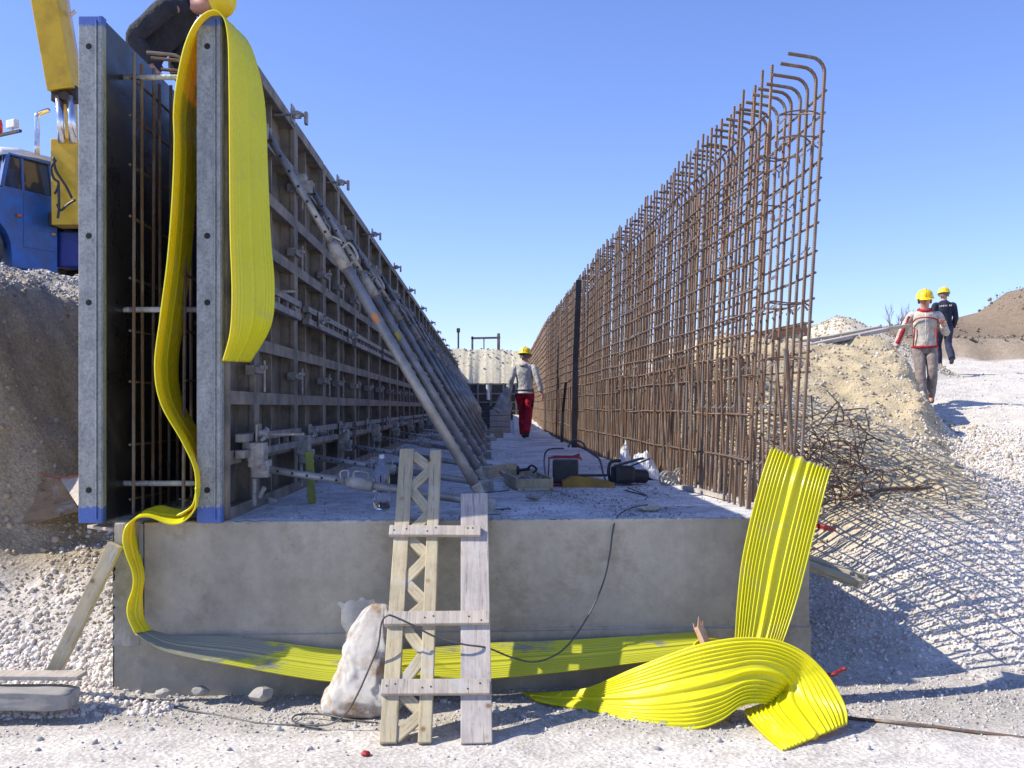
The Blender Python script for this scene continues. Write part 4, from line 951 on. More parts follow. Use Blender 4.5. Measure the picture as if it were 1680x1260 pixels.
# ------------------------------------------------------------------ sack
def sack():
    rows = [(0.0, .25, .11, 0), (.03, .285, .135, 0), (.09, .27, .14, -.005), (.17, .225, .125, .015), (.26, .20, .105, .035), (.34, .19, .09, .045), (.42, .165, .06, .055), (.48, .13, .035, .07), (.53, .085, .018, .085), (.55, .05, .006, .09)]
    n = 110; m = MB(); pts = []
    for z, a, b_, dx in smooth_rows(rows, 10):
        for k in range(n):
            t = 2*PI*k/n; w = 1+.24*float(fbm(np.array([math.cos(t)*1.8+z*4.2+7]), np.array([math.sin(t)*1.8+z*2]), 4)[0])+.10-.55*abs(float(fbm(np.array([math.cos(t+z*3)*2.6+z*5]), np.array([math.sin(t+z*3)*2.6-z*9+4]), 3)[0]))
            crease = 1+.02*math.sin(t*9+z*28)+.018*math.sin(z*70+t*3)
            pts.append(Vector((dx+a*.78*math.copysign(abs(math.cos(t))**.75, math.cos(t))*w*crease, b_*math.copysign(abs(math.sin(t))**.8, math.sin(t))*w*crease+z*.25, z)))
    R_ = len(pts)//n; m.add(pts, [(i*n+k, i*n+(k+1) % n, (i+1)*n+(k+1) % n, (i+1)*n+k) for i in range(R_-1) for k in range(n)]+[tuple(range(n-1, -1, -1)), tuple(range((R_-1)*n, R_*n))])
    o = m.build('filled_sack', M_SACK, None, True); o.location = U(590, 1170, 5.02)+Vector((0, .02, 0)); o.scale = (.84, .9, .95); return o
s = sack(); tag(s, 'crumpled dirty white sack, half full, standing left of the ladder', 'sack')
m = MB(); n = 12
vs = []
for j in range(9):
    for i in range(n+1):
        u = i/n; v_ = j/8
        vs.append(Vector((-.15+.30*u-.02*v_+.04*(1-v_)*(u < .3)+(.012*math.sin(j*2.1)), .20+.03*math.sin(u*7+v_*4)+.06*v_*.3, .20+.36*v_-.03*abs(u-.5)*(j == 8)+.01*math.sin(i*2.3))))
fs = [(j*(n+1)+i, j*(n+1)+i+1, (j+1)*(n+1)+i+1, (j+1)*(n+1)+i) for j in range(8) for i in range(n)]
m.add(vs, fs); lin = m.build('plastic_liner', M_POLY, s, True)

# ------------------------------------------------------------------ cables
def cable(name, pts, r, label, mat=M_CABLE):
    m = MB(); m.tube(smooth_path(pts, 7), r, 7); return tag(m.build(name, mat, None, True), label, 'cable')
cable('power_cable', [U(1062, 828, 5.9), U(1040, 832, 5.75), U(1015, 845, 5.55), U(1006, 868, 5.46), U(1001, 905, 5.44), U(993, 945, 5.42), U(978, 985, 5.38), U(956, 1025, 5.34), U(930, 1060, 5.25), U(905, 1078, 5.18), U(875, 1086, 5.1), U(838, 1078, 5.02), U(800, 1063, 4.86), U(760, 1057, 4.82), U(715, 1045, 4.82), U(680, 1027, 4.82), U(650, 1013, 4.82), U(636, 1010, 4.81), U(626, 1022, 4.83), U(620, 1060, 4.80), U(604, 1100, 4.78), U(586, 1140, 4.76), U(566, 1172, 4.76), U(540, 1188, 4.8), U(505, 1189, 4.82), U(480, 1182, 4.9), U(490, 1172, 4.97), U(530, 1172, 4.97), U(570, 1180, 4.90), U(620, 1186, 4.86)], .0048, 'black power cable sagging across the ladder and down to the ground')
cable('power_cable', [U(190, 1130, 5.42)+Vector((0, -.25, .0)), U(250, 1148, 5.2), U(300, 1163, 5.08), U(360, 1174, 5.0), U(430, 1187, 4.9), U(500, 1191, 4.85), U(560, 1203, 4.76), U(620, 1208, 4.70)], .0045, 'thin dark cable snaking over the ground left of the ladder')
cable('power_cable', [U(1030, 800, 6.7), U(1050, 808, 6.6), U(1062, 814, 6.5), U(1058, 820, 6.3)], .004, 'short dark cable end on the slab above the earthy lump')

# ------------------------------------------------------------------ things on the slab
def slab(px, py): Z = 1633*(EYE-SLAB_Z)/(py-668); return Vector(((px-840)/1633*Z, Z, SLAB_Z))
# bottle
bo = empty('water_bottle', slab(626, 836)); bo['label'] = ''; tag(bo, 'large clear empty plastic water bottle standing on the slab edge', 'bottle')
m = MB(); m.lathe([(.0, .002), (.042, .002), (.05, .012), (.05, .09), (.047, .10), (.05, .11), (.05, .20), (.046, .235), (.03, .272), (.016, .288), (.015, .31)], 20); m.build('body', M_PET, bo, True)
m = MB(); m.lathe([(0, .332), (.016, .332), (.017, .308), (.015, .306)], 14); m.build('cap', M_WHITEP, bo, True)
# green-yellow post
gp = slab(512, 825); m = MB(); m.box((0, 0, .165), (.052, .052, .33), None, .004); o = m.build('green_post', simple('olive_green_paint', (.32, .36, .05), (.20, .22, .05), .6, 9)); o.location = gp; o.rotation_euler = (0, -.06, .2); tag(o, 'short olive green square post standing under the first prop strut', 'post')
# toolbox tray
tb = empty('tool_tray', slab(868, 800), .15); tag(tb, 'open beige timber tray full of small steel fittings on the slab', 'tool tray')
m = MB(); m.box((0, 0, .012), (.27, .62, .02)); m.box((-.13, .05, .05), (.016, .62, .09), None, .003); m.box((.13, .05, .05), (.016, .62, .09), None, .003); m.box((0, -.26, .045), (.25, .02, .08), None, .003); m.box((0, .34, .06), (.25, .02, .12)); m.build('box', M_WOODY, tb)
m = MB()
for i in range(70):
    p = Vector((random.uniform(-.11, .11), random.uniform(-.22, .25), .03+.05*random.random())); d = Vector((random.uniform(-1, 1), random.uniform(-1, 1), random.uniform(-.3, .5))).normalized()*.03; m.tube([p-d, p+d], random.uniform(.004, .010), 6)
tag(m.build('fittings', M_TIE, tb), kind='stuff')
m = MB(); m.tube([(-.05, .22, .12), (.04, .2, .13)], .012, 8); m.tube([(-.06, .22, .12), (-.045, .22, .12)], .035, 12); m.tube(smooth_path([(.02, .2, .13), (.05, .18, .16), (.09, .18, .13), (.06, .18, .10)], 4), .009, 7); m.build('steel_clip', M_BLACK, tb)
o = bar('timber_offcut', slab(795, 785)+Vector((0, 0, .05)), slab(842, 778)+Vector((0, 0, .05)), .09, .10, M_WOODY, 'short thick timber offcut lying left of the tool tray', 'timber')
m = MB(); m.tube([slab(822, 784)+Vector((0, 0, .05)), slab(846, 800)+Vector((0, 0, .02))], .018, 10); tag(m.build('steel_pipe', M_PROP, None, True), 'short grey pipe leaning by the tool tray', 'pipe')
# black welding set / reel with red frame
wd = empty('power_unit', slab(928, 797), -.1); wd.scale = (.82, .82, .9); tag(wd, 'black boxy power unit in a red tubular frame on the slab', 'power unit')
m = MB(); m.box((0, 0, .13), (.24, .22, .20), None, .015); bd = m.build('housing', M_BLACK, wd)
m = MB()
for i in range(8): m.box((-.08+i*.023, -.1115, .12), (.01, .004, .13))
m.build('vent_slats', simple('grille_dark', (.03, .03, .035), None, .4), bd)
m = MB(); m.tube(smooth_path([(-.16, -.12, .02), (-.15, -.13, .23), (-.13, -.13, .25), (.13, -.13, .25), (.15, -.13, .23)], 3), .007, 7); m.tube([(-.16, -.14, .02), (.17, -.14, .02), (.17, .12, .02), (-.16, .12, .02), (-.16, -.14, .02)], .012, 7); m.tube([(-.13, .12, .25), (.13, .12, .25)], .01, 7); m.tube([(-.13, -.13, .25), (-.13, .12, .25)], .01, 7); m.tube([(.13, -.13, .25), (.13, .12, .25)], .01, 7); m.box((.09, -.1, .265), (.10, .03, .02), Matrix.Rotation(-.3, 3, 'Y')); m.build('red_frame', M_RED, wd)
cable('welding_cable', [slab(915, 797)+Vector((0, 0, .02)), slab(897, 790)+Vector((0, 0, .03)), slab(893, 782)+Vector((0, 0, .16)), slab(900, 782)+Vector((0, 0, .24)), slab(925, 782)+Vector((0, 0, .25))], .008, 'black cable loop at the left of the power unit')
cable('welding_cable', [slab(932, 785)+Vector((0, 0, .27)), slab(940, 785)+Vector((0, 0, .33)), slab(955, 785)+Vector((0, 0, .31)), slab(965, 785)+Vector((0, 0, .24)), slab(983, 786)+Vector((0, 0, .17)), slab(990, 790)+Vector((0, 0, .06)), slab(996, 794)+Vector((0, 0, .02)), slab(1010, 790)+Vector((0, 0, .03))], .009, 'thick black cable arching from the power unit to the black tool')
yb = empty('tool_bag', slab(962, 799), .05); tag(yb, 'flat ochre yellow tool holdall lying right of the power unit', 'tool bag')
m = MB(); m.prism([(-.19, 0), (.21, 0), (.20, .035), (.10, .06), (-.05, .085), (-.12, .085), (-.19, .05)], -.08, .08); m.build('body', simple('ochre_canvas', (.42, .27, .05), (.28, .17, .04), .8, 9), yb)
m = MB(); m.box((.05, 0, .09), (.22, .03, .02), None, .006); m.build('handle', M_DARK, yb)
at_ = empty('cut_off_saw', slab(1022, 795), .2); tag(at_, 'black hand-held cutting machine lying beside the crumpled plastic', 'power tool')
m = MB(); m.box((0, 0, .08), (.17, .16, .14), None, .03); m.tube([(.06, 0, .07), (.2, .04, .06)], .055, 12); m.build('motor', M_BLACK, at_)
m = MB(); m.tube(smooth_path([(-.1, 0, .02), (-.12, 0, .1), (-.1, 0, .18), (-.02, 0, .19)], 4), .014, 8); m.box((.05, 0, .18), (.24, .06, .014), Matrix.Rotation(-.25, 3, 'Y')); m.box((.14, .02, .17), (.2, .02, .01), Matrix.Rotation(-.35, 3, 'Y')); m.build('handle', M_BLACK, at_)
def crumple(px, py, w, d, h, label, seed, mat):
    rr = np.random.default_rng(seed); n = 26; c = slab(px, py); m = MB(); vs = []
    for j in range(n+1):
        for i in range(n+1):
            u = i/n*2-1; v_ = j/n*2-1; r = math.hypot(u, v_)
            e = float(fbm(np.array([u*2.2+seed]), np.array([v_*2.2]), 4)[0]); z = h*max(0, (1-r*r*.9))*(.8+2.2*e)+.01
            vs.append(c+Vector((u*w*(1+.6*e), v_*d*(1-.5*e), max(z, .004))))
    m.add(vs, [(j*(n+1)+i, j*(n+1)+i+1, (j+1)*(n+1)+i+1, (j+1)*(n+1)+i) for j in range(n) for i in range(n)])
    o = m.build('plastic_sheet', mat); tag(o, label, 'plastic sheet'); return o
M_FILMW = simple('milky_film', (.78, .79, .80), (.60, .61, .64), .3, 14, 0, .7, 20, .03)
crumple(1052, 784, .17, .34, .22, 'crumpled milky plastic sheet by the foot of the cage', 3, M_FILMW)
crumple(1024, 775, .07, .08, .26, 'pointed flap of white plastic standing behind the black tool', 8, M_FILMW)
# wheel-like hose reels
for k, (x, y, r) in enumerate([(1098, 797, .055), (1122, 796, .065)]):
    c = slab(x, y); root = empty('cable_reel', c, .3); m = MB()
    m.tube([(r*math.cos(a), 0, r+r*math.sin(a)) for a in np.linspace(0, 2*PI, 25)], .008, 6, False); m.tube([(r*math.cos(a), .06, r+r*math.sin(a)) for a in np.linspace(0, 2*PI, 25)], .008, 6, False); m.build('rim', M_CASTW, root)
    m = MB()
    for i in range(5): a = i*2*PI/5+.3; m.tube([(0, 0, r), (r*math.cos(a), 0, r+r*math.sin(a))], .006, 5)
    m.tube([(0, -.01, r), (0, .07, r)], .015, 8); m.build('spokes', M_CASTW, root)
    tag(root, ['smaller left grey spoked reel at the foot of the cage', 'larger right grey spoked reel at the foot of the cage'][k], 'reel', 'spoked reels by the cage')
m = MB(); m.beam(slab(1120, 803)+Vector((0, 0, .02)), slab(1195, 822)+Vector((0, 0, .02)), .03, .03); tag(m.build('timber_batten', M_WOODG), 'grey batten lying along the foot of the cage', 'batten')
for k, (a, b_) in enumerate([((782, 812), (835, 806)), ((800, 838), (838, 837)), ((1025, 806), (1060, 815))]):
    m = MB(); m.tube([slab(*a)+Vector((0, 0, .008)), slab(*b_)+Vector((0, 0, .008))], .005, 6); tag(m.build('loose_wire', M_CABLE), ['short bent wire on the slab right of the prop foot', 'short dark rod lying on the slab edge right of the plank', 'dark wire on the slab near the earthy lump'][k], 'wire')
m = MB(); m.box((0, 0, .06), (.06, .06, .12), None, .01); o = m.build('black_bucket', M_BLACK); o.location = slab(645, 800); o.scale = (2, 2, 1.6); tag(o, 'black square bucket half hidden behind the bottle and ladder', 'bucket')
# far crates, timbers
def crate(px, py, w, d, h, mat, label, n, grp=None):
    c = slab(px, py); root = empty('crate', c); root.rotation_euler.z = .03
    for i in range(n):
        m = MB(); hh = h/n; m.box((0, d/2, hh*(i+.5)), (w, d, hh-.012), None, .006); m.build('board_layer', mat, root)
    return tag(root, label, 'crate', grp)
crate(803, 705, .44, .5, .66, simple('dark_blue_plastic', (.03, .035, .05), (.05, .055, .07), .6), 'dark blue-black plastic crates stacked on the slab in the distance', 4)
crate(821, 710, .50, .6, .56, M_WOODG, 'grey slatted timber crate stack behind the man in red trousers', 4)
bar('timber_board', slab(778, 718)+Vector((0, 0, .04)), slab(808, 724)+Vector((0, 0, .04)), .16, .07, M_WOODG, 'stacked grey boards by the far prop feet', 'board')
bar('timber_block', slab(810, 718)+Vector((0, 0, .09)), slab(826, 718)+Vector((0, 0, .09)), .2, .18, M_WOODY, 'squarish pale wood block beyond the stacked boards', 'timber block')
# far cross formwork
cf = empty('far_formwork', (-1, 46.8, SLAB_Z)); tag(cf, 'low dark formwork wall with pale ribs closing the far end of the excavation', 'formwork')
m = MB(); m.box((0, .1, .85), (5.0, .06, 1.75)); m.build('sheet', M_FILM, cf)
for z in (.05, .45, .85, 1.25, 1.7): m = MB(); m.box((0, .0, z), (5.0, .1, .07)); m.build('rib', M_WALER, cf)
for x in np.arange(-2.4, 2.5, .6): m = MB(); m.box((float(x), -.06, .86), (.09, .06, 1.78)); m.build('post', M_WALER, cf)
m = MB(); m.tube([U(800, 631, 44), U(801, 656, 44)], .07, 8); tag(m.build('white_pole', M_WHITEP), 'short white pole in front of the far formwork', 'pole')
# goal-like timber frame and pole
gf = empty('goal_frame', U(800, 570, 55)); tag(gf, 'goal-shaped timber frame standing on top of the far bank', 'timber frame')
for nm, a, b_, r in (('post', (775, 552), (775, 575), .055), ('post', (818, 547), (818, 575), .08), ('post', (794, 555), (794, 575), .03), ('crossbar', (773, 555), (821, 554), .055)):
    m = MB(); m.beam(U(*a, 55), U(*b_, 55), r*2, r*2, up=(0, 1, 0)); childof(m.build(nm, wood('frame_wood_'+nm, (.16, .12, .09), (.1, .08, .06))), gf)
m = MB(); m.tube([U(752, 541, 60), U(752, 572, 60)], .06, 6); m.box(U(752, 542, 60), (.2, .2, .25)); tag(m.build('lamp_pole', M_DARK), 'thin dark pole with a small head on the far bank', 'pole')
m = MB(); m.tube([U(1665, 478, 70), U(1665, 515, 70)], .03, 6); m.box(U(1665, 479, 70), (.35, .1, .12)); tag(m.build('lamp_pole', M_WHITEP), 'faint pale pole above the brown heap at far right', 'pole')

# mound planks
for k, (a, b_, w, mt) in enumerate([((1215, 590, 12.6), (1452, 541, 14.4), .16, M_WOODG), ((1225, 583, 12.9), (1440, 538, 14.8), .14, M_WOODG), ((1235, 580, 13.0), (1493, 534, 15.2), .09, M_WOODY)]):
    bar('long_plank', Vector(U(*a))+Vector((0, 0, .03*k)), Vector(U(*b_))+Vector((0, 0, 0)), w, .05, mt, ['near grey scaffold plank lying across the earth mound', 'grey scaffold plank lying behind the near one on the mound', 'long thin pale plank sticking out to the right over the mound'][k], 'plank', grp='long planks on the mound')
bar('timber_board', U(1245, 556, 15.6), U(1320, 540, 15.6), .3, .22, wood('brown_boards', (.30, .17, .10), (.2, .12, .08)), 'stack of reddish brown boards on the mound seen through the cage', 'board')
bar('timber_beam', U(1095, 600, 13), U(1132, 590, 13), .2, .14, M_YEL, 'left yellow formwork beam on the bank seen through the rebar', 'beam', grp='yellow beams seen through the cage')
bar('timber_beam', U(1170, 584, 13.6), U(1208, 572, 13.6), .2, .12, M_YEL, 'right yellow formwork beam on the bank seen through the rebar', 'beam', grp='yellow beams seen through the cage')

# rusty rebar tangle
tg = empty('scrap_rebar_heap', U(1370, 740, 8.6)); tag(tg, 'tangled heap of bent rusty rebar offcuts at the foot of the mound', 'scrap heap'); R = random.Random(21)
cx, cy = U(1372, 735, 8.6).x, 8.6
for i in range(92):
    a = R.uniform(0, 2*PI); L = R.uniform(.2, .55); c = Vector((cx+R.gauss(-.06, .21), cy+R.gauss(0, .3), 0)); c.z = gh(c.x, c.y)+.02+abs(R.gauss(0, .13))
    d = Vector((math.cos(a), math.sin(a), R.uniform(-.5, .7)))*L/2; q = Vector((R.uniform(-.14, .14), R.uniform(-.1, .1), R.uniform(.0, .2)))
    pts = [c-d, c-d*.4+q, c+d*.4+q*.8, c+d+Vector((0, 0, -.08))] if i % 2 else [c-d, c+q*.3, c+d]
    m = MB(); m.tube(smooth_path(pts, 3), R.choice([.004, .0055, .007]), 5); childof(m.build('bent_bar', M_RUST), tg)
for p in ([(1331, 648, 8.7), (1333, 690, 8.7)], [(1356, 640, 8.7), (1380, 668, 8.6), (1384, 690, 8.6)], [(1328, 684, 8.6), (1366, 673, 8.6), (1388, 680, 8.5), (1400, 700, 8.5)], [(1382, 674, 8.6), (1415, 670, 8.6), (1420, 676, 8.6), (1427, 708, 8.6)]):
    m = MB(); m.tube(smooth_path(UP(p), 4), .006, 5); childof(m.build('bent_bar', M_RUST), tg)
tg2 = empty('wire_bundle', U(1470, 755, 8.2)); tag(tg2, 'thin bundle of rusty bent bars lying on the gravel crest right of the tangle', 'scrap heap')
for i in range(11):
    pts = [U(1410+R.uniform(-20, 20), 770+R.uniform(-12, 12), 8.2), U(1450+R.uniform(-8, 8), 753+R.uniform(-6, 6), 8.3), U(1515+R.uniform(-12, 20), 758+R.uniform(-6, 5), 8.3)]
    pts = [Vector((p.x, p.y, gh(p.x, p.y)+.02+.03*R.random())) for p in pts]
    m = MB(); m.tube(smooth_path(pts, 4), .0055, 5); childof(m.build('bent_bar', M_RUST), tg2)

# bare shrubs
M_TWIG = simple('bare_twigs', (.17, .13, .10), (.26, .21, .17), .9, 20)
def shrub(px, py, Z, h, label, seed):
    R = random.Random(seed); b0 = U(px, py, Z); b0.z = gh(b0.x, b0.y)-.03; root = empty('bare_shrub', b0); st = MB(); tw = MB()
    def grow(mb, p, d, L, r, lev):
        q = p+d*L*.5+Vector((R.uniform(-.05, .05), 0, R.uniform(-.02, .03)))*L; e = p+d*L
        (st if lev == 0 else tw).tube([p, q, e], [r, r*.8, r*.55], 4)
        if lev < 3:
            for _ in range(3 if lev else 4):
                t = R.uniform(.35, 1); a = Vector((R.uniform(-.6, .6), R.uniform(-.6, .6), R.uniform(.2, .7))); grow(mb, p+d*L*t, (d+a).normalized(), L*R.uniform(.45, .7), r*.55, lev+1)
    for _ in range(5): grow(st, Vector((R.uniform(-.2, .2), R.uniform(-.2, .2), 0)), Vector((R.uniform(-.5, .5), R.uniform(-.4, .4), 1)).normalized(), h*R.uniform(.4, .65), .012, 0)
    st.build('stem', M_TWIG, root); tw.build('twigs', M_TWIG, root); tag(root, label, 'shrub', 'bare shrubs beyond the mound')
shrub(1392, 540, 27, 1.0, 'taller bare leafless shrub against the sky just right of the gravel heap', 1)
shrub(1424, 540, 27, .55, 'low bare shrub to the right of the taller one', 2)
shrub(1469, 540, 30, 1.05, 'thin upright bare shrub left of the man in the cream jacket', 3)
shrub(1490, 540, 30, .8, 'bare shrub partly behind the cream-jacketed man', 4)

# ------------------------------------------------------------------ people
def skin_obj(name, V, E, Rr, mat, parent, root_i=0, lev=2):
    me = bpy.data.meshes.new(name); me.from_pydata([tuple(v) for v in V], E, []); o = bpy.data.objects.new(name, me); COL.objects.link(o)
    md = o.modifiers.new('s', 'SKIN'); md.use_smooth_shade = True; sd = o.modifiers.new('u', 'SUBSURF'); sd.levels = lev; sd.render_levels = lev
    sv = me.skin_vertices[0].data
    for i, r in enumerate(Rr): sv[i].radius = r if isinstance(r, tuple) else (r, r); sv[i].use_root = (i == root_i)
    dg = bpy.context.evaluated_depsgraph_get(); ev = o.evaluated_get(dg); nm = bpy.data.meshes.new_from_object(ev); bpy.data.objects.remove(o)
    nm.name = name; nm.materials.clear(); nm.materials.append(mat); nm.polygons.foreach_set('use_smooth', [True]*len(nm.polygons))
    ob = bpy.data.objects.new(name, nm); COL.objects.link(ob); ob.parent = parent; return ob
def person(loc, rz, J, H, label, clothes, scale=1.0, face=True, helmet='yellow', hair=True):
    """J: joints (x right-of-body .. in body frame: x = body's left, y = back, z up; faces -y)"""
    root = empty('person', loc, rz); root.scale = (scale,)*3; tag(root, label, 'person')
    V = []; E = []; Rr = []; idx = {}
    def add(n, p, r, par=None):
        idx[n] = len(V); V.append(Vector(p)); Rr.append(r)
        if par is not None: E.append((idx[par], idx[n]))
    add('pelvis', J['pelvis'], (.13, .10)); add('waist', J['waist'], (.12, .09), 'pelvis'); add('chest', J['chest'], (.145, .10), 'waist'); add('upper', J['upper'], (.09, .065), 'chest')
    add('neck', J['neck'], .055, 'upper'); hd = Vector(J['head']); nk = Vector(J['neck']); up = (hd-nk).normalized()
    add('jaw', nk+(hd-nk)*.45+Vector(J.get('fwd', (0, -1, 0)))*.022, .07, 'neck'); add('head', hd, .096, 'jaw'); add('crown', hd+up*.075, .075, 'head')
    for s in ('L', 'R'):
        add('sh'+s, J['sh'+s], .036, 'upper'); add('el'+s, J['el'+s], .036, 'sh'+s); add('wr'+s, J['wr'+s], .030, 'el'+s)
        d = (Vector(J['wr'+s])-Vector(J['el'+s])).normalized(); w = Vector(J['wr'+s]); sg = 1 if s == 'L' else -1
        add('palm'+s, w+d*.055, (.036, .022), 'wr'+s)
        side = d.cross(Vector((0, 0, 1))) if abs(d.z) < .8 else Vector((0, 1, 0)); side.normalize(); curl = d.cross(side).normalized()*sg*-1
        for k in range(4):
            o_ = side*(k-1.5)*.021; L = (.075, .085, .08, .062)[k]
            add(f'f{k}a'+s, w+d*.095+o_, .0105, 'palm'+s); add(f'f{k}b'+s, w+d*(.095+L*.5)+o_+curl*.01, .0095, f'f{k}a'+s); add(f'f{k}c'+s, w+d*(.095+L*.85)+o_+curl*.032, .008, f'f{k}b'+s)
        add('ta'+s, w+d*.04+side*-.035+curl*.012, .012, 'palm'+s); add('tb'+s, w+d*.08+side*-.052+curl*.03, .010, 'ta'+s)
        add('hip'+s, J['hip'+s], .092, 'pelvis'); add('kn'+s, J['kn'+s], .060, 'hip'+s); add('an'+s, J['an'+s], .042, 'kn'+s); add('to'+s, J['to'+s], .034, 'an'+s)
    skin_obj('body', V, E, Rr, M_SKIN, root)
    g = lambda n: V[idx[n]]
    def sub(name, chain, mat, lev=2, rt=0):
        V2 = []; E2 = []; R2 = []; ix = {}
        for n, p, r, par in chain:
            ix[n] = len(V2); V2.append(Vector(p)); R2.append(r)
            if par: E2.append((ix[par], ix[n]))
        return skin_obj(name, V2, E2, R2, mat, root, rt, lev)
    # clothes: lofted round the limbs
    hem = g('pelvis')+(g('pelvis')-g('waist')).normalized()*clothes.get('hem', .06)
    dl = lambda a, b_, t: g(a)+(g(b_)-g(a))*t
    def loft(mb, secs, n=22, amp=.010, X=Vector((1, 0, 0)), seed=0.0):
        m_ = len(secs); vs = []
        for i, (c, rx, ry) in enumerate(secs):
            t = (secs[min(i+1, m_-1)][0]-secs[max(i-1, 0)][0]).normalized(); Y = t.cross(X).normalized(); XX = Y.cross(t).normalized()
            for k in range(n):
                a = 2*PI*k/n; w = 1+amp/.15*3.6*float(fbm(np.array([math.cos(a)*1.5+c.z*5+seed]), np.array([math.sin(a)*1.5+c.z*9]), 3)[0])
                vs.append(c+XX*(rx*w*math.cos(a))+Y*(ry*w*math.sin(a)))
        mb.add(vs, [(i*n+k, i*n+(k+1) % n, (i+1)*n+(k+1) % n, (i+1)*n+k) for i in range(m_-1) for k in range(n)]+[tuple(range(n-1, -1, -1)), tuple(range((m_-1)*n, m_*n))])
    def dens(secs, k=4): return [(Vector(q[0:3]), q[3], q[4]) for q in smooth_rows([(*c, rx, ry) for c, rx, ry in secs], k)]
    m = MB(); sw = (g('shL')-g('shR')).length/2
    shX = (g('shL')-g('shR')).normalized()
    loft(m, dens([(hem, .172, .135), (g('pelvis'), .172, .132), (g('waist'), .162, .122), (g('chest'), .182, .132), (g('upper')-(g('upper')-g('chest'))*.2, .188, .122), (g('upper')+(g('neck')-g('upper'))*.25, .180, .105), (dl('upper', 'neck', .55), .125, .088), (dl('upper', 'neck', .9), .072, .075)]), 26, .010)
    for s in ('L', 'R'):
        d = g('el'+s)-g('sh'+s); X = Vector((0, 1, 0)) if abs(d.normalized().y) < .8 else Vector((1, 0, 0))
        i0 = g('sh'+s)+(g('upper')-g('sh'+s))*.35+Vector((0, 0, .01))
        loft(m, dens([(i0-Vector((0, 0, .02)), .055, .05), (g('sh'+s)-Vector((0, 0, .01)), .070, .066), (g('sh'+s)+d*.45, .070, .068), (g('el'+s), .063, .060), (dl('el'+s, 'wr'+s, .5), .058, .055), (dl('el'+s, 'wr'+s, .97), .050, .047)]), 16, .014, X, 3.0 if s == 'L' else 9.0)
    jacket = m.build('jacket', clothes['jacket'], root, True)
    m = MB(); loft(m, dens([(g('hipL')*.5+g('hipR')*.5-Vector((0, 0, .10)), .13, .10), (g('pelvis')-Vector((0, 0, .04)), .165, .122), (g('waist')-Vector((0, 0, .05)), .155, .118)]), 22, .006)
    for s in ('L', 'R'):
        loft(m, dens([(g('hip'+s)+Vector((0, 0, .03)), .092, .10), (g('hip'+s)-Vector((0, 0, .08)), .098, .106), (dl('hip'+s, 'kn'+s, .5), .090, .094), (g('kn'+s), .078, .080), (dl('kn'+s, 'an'+s, .45), .078, .082), (dl('kn'+s, 'an'+s, .85), .072, .078), (dl('kn'+s, 'an'+s, 1.04), .070, .078)]), 18, .014, Vector((1, 0, 0)), 5.0 if s == 'L' else 14.0)
    m.build('trousers', clothes['trousers'], root, True)
    def sub(name, chain, mat, lev=2, rt=0):
        V2 = []; E2 = []; R2 = []; ix = {}
        for n, p, r, par in chain:
            ix[n] = len(V2); V2.append(Vector(p)); R2.append(r)
            if par: E2.append((ix[par], ix[n]))
        return skin_obj(name, V2, E2, R2, mat, root, rt, lev)
    for s in ('L', 'R'):
        a = g('an'+s); t = g('to'+s); d = (t-a); sub('boot', [('h', a+Vector((0, 0, .03)), .052, None), ('m', a+d*.35-Vector((0, 0, .03)), (.052, .045), 'h'), ('t', t, (.050, .036), 'm')], M_BOOT)
    # head frame
    fw = Vector(J.get('fwd', (0, -1, 0))).normalized(); fw = (fw-up*fw.dot(up)).normalized(); rt = up.cross(fw)
    HM = Matrix((rt, -fw, up)).transposed().to_4x4(); HM.translation = hd
    if face:
        m = MB()
        for s in (-1, 1): m.lathe([(0, .009), (.008, .005), (.010, 0), (.008, -.005), (0, -.009)], 8, HM@Matrix.Translation((s*.032, -.088, .008)))
        m.build('eyes', M_BLACK, root, True)
        m = MB(); m.tube([HM@Vector((0, -.088, .01)), HM@Vector((0, -.112, -.022)), HM@Vector((0, -.094, -.03))], [.008, .014, .008], 7); m.tube([HM@Vector((-.022, -.086, -.058)), HM@Vector((0, -.092, -.06)), HM@Vector((.022, -.086, -.058))], .005, 6)
        m.build('nose_and_mouth', simple('lip_skin', (.45, .18, .14), (.40, .15, .12), .5), root, True)
    m = MB()
    for s in (-1, 1): m.lathe([(0, .012), (.02, .008), (.024, 0), (.018, -.008), (0, -.01)], 10, HM@Matrix.Translation((s*.094, .005, -.01))@Matrix.Rotation(PI/2, 4, 'Y'))
    m.build('ears', M_SKIN, root, True)
    m = MB(); m.lathe([(.0, .112), (.05, .105), (.085, .075), (.102, .03), (.104, -.02), (.098, -.05)], 18, HM@Matrix.Translation((0, .012, 0)), PI*.02, PI*.98+.0, 1, 1.0)
    n = 18; m = MB()
    vs = []
    for r, z in [(.0, .112), (.05, .105), (.085, .075), (.103, .03), (.105, -.02), (.095, -.06)]:
        for k in range(n+1): a = -.15+(PI+.3)*k/n; vs.append(HM@Vector((r*math.cos(a), r*math.sin(a)+.005, z)))
    m.add(vs, [(i*(n+1)+k, i*(n+1)+k+1, (i+1)*(n+1)+k+1, (i+1)*(n+1)+k) for i in range(5) for k in range(n)]); m.build('hair', M_HAIR, root, True)
    # helmet: shell, ridge, peak
    m = MB(); m.lathe([(0, .168), (.045, .162), (.085, .142), (.112, .105), (.124, .060), (.127, .032), (.138, .028), (.139, .022), (.125, .020)], 26, HM, sy=1.12)
    m.tube([HM@Vector((0, y, z)) for y, z in ((.135, .06), (.115, .115), (.06, .158), (0, .172), (-.06, .158), (-.115, .115), (-.135, .06))], .012, 7)
    pk = []
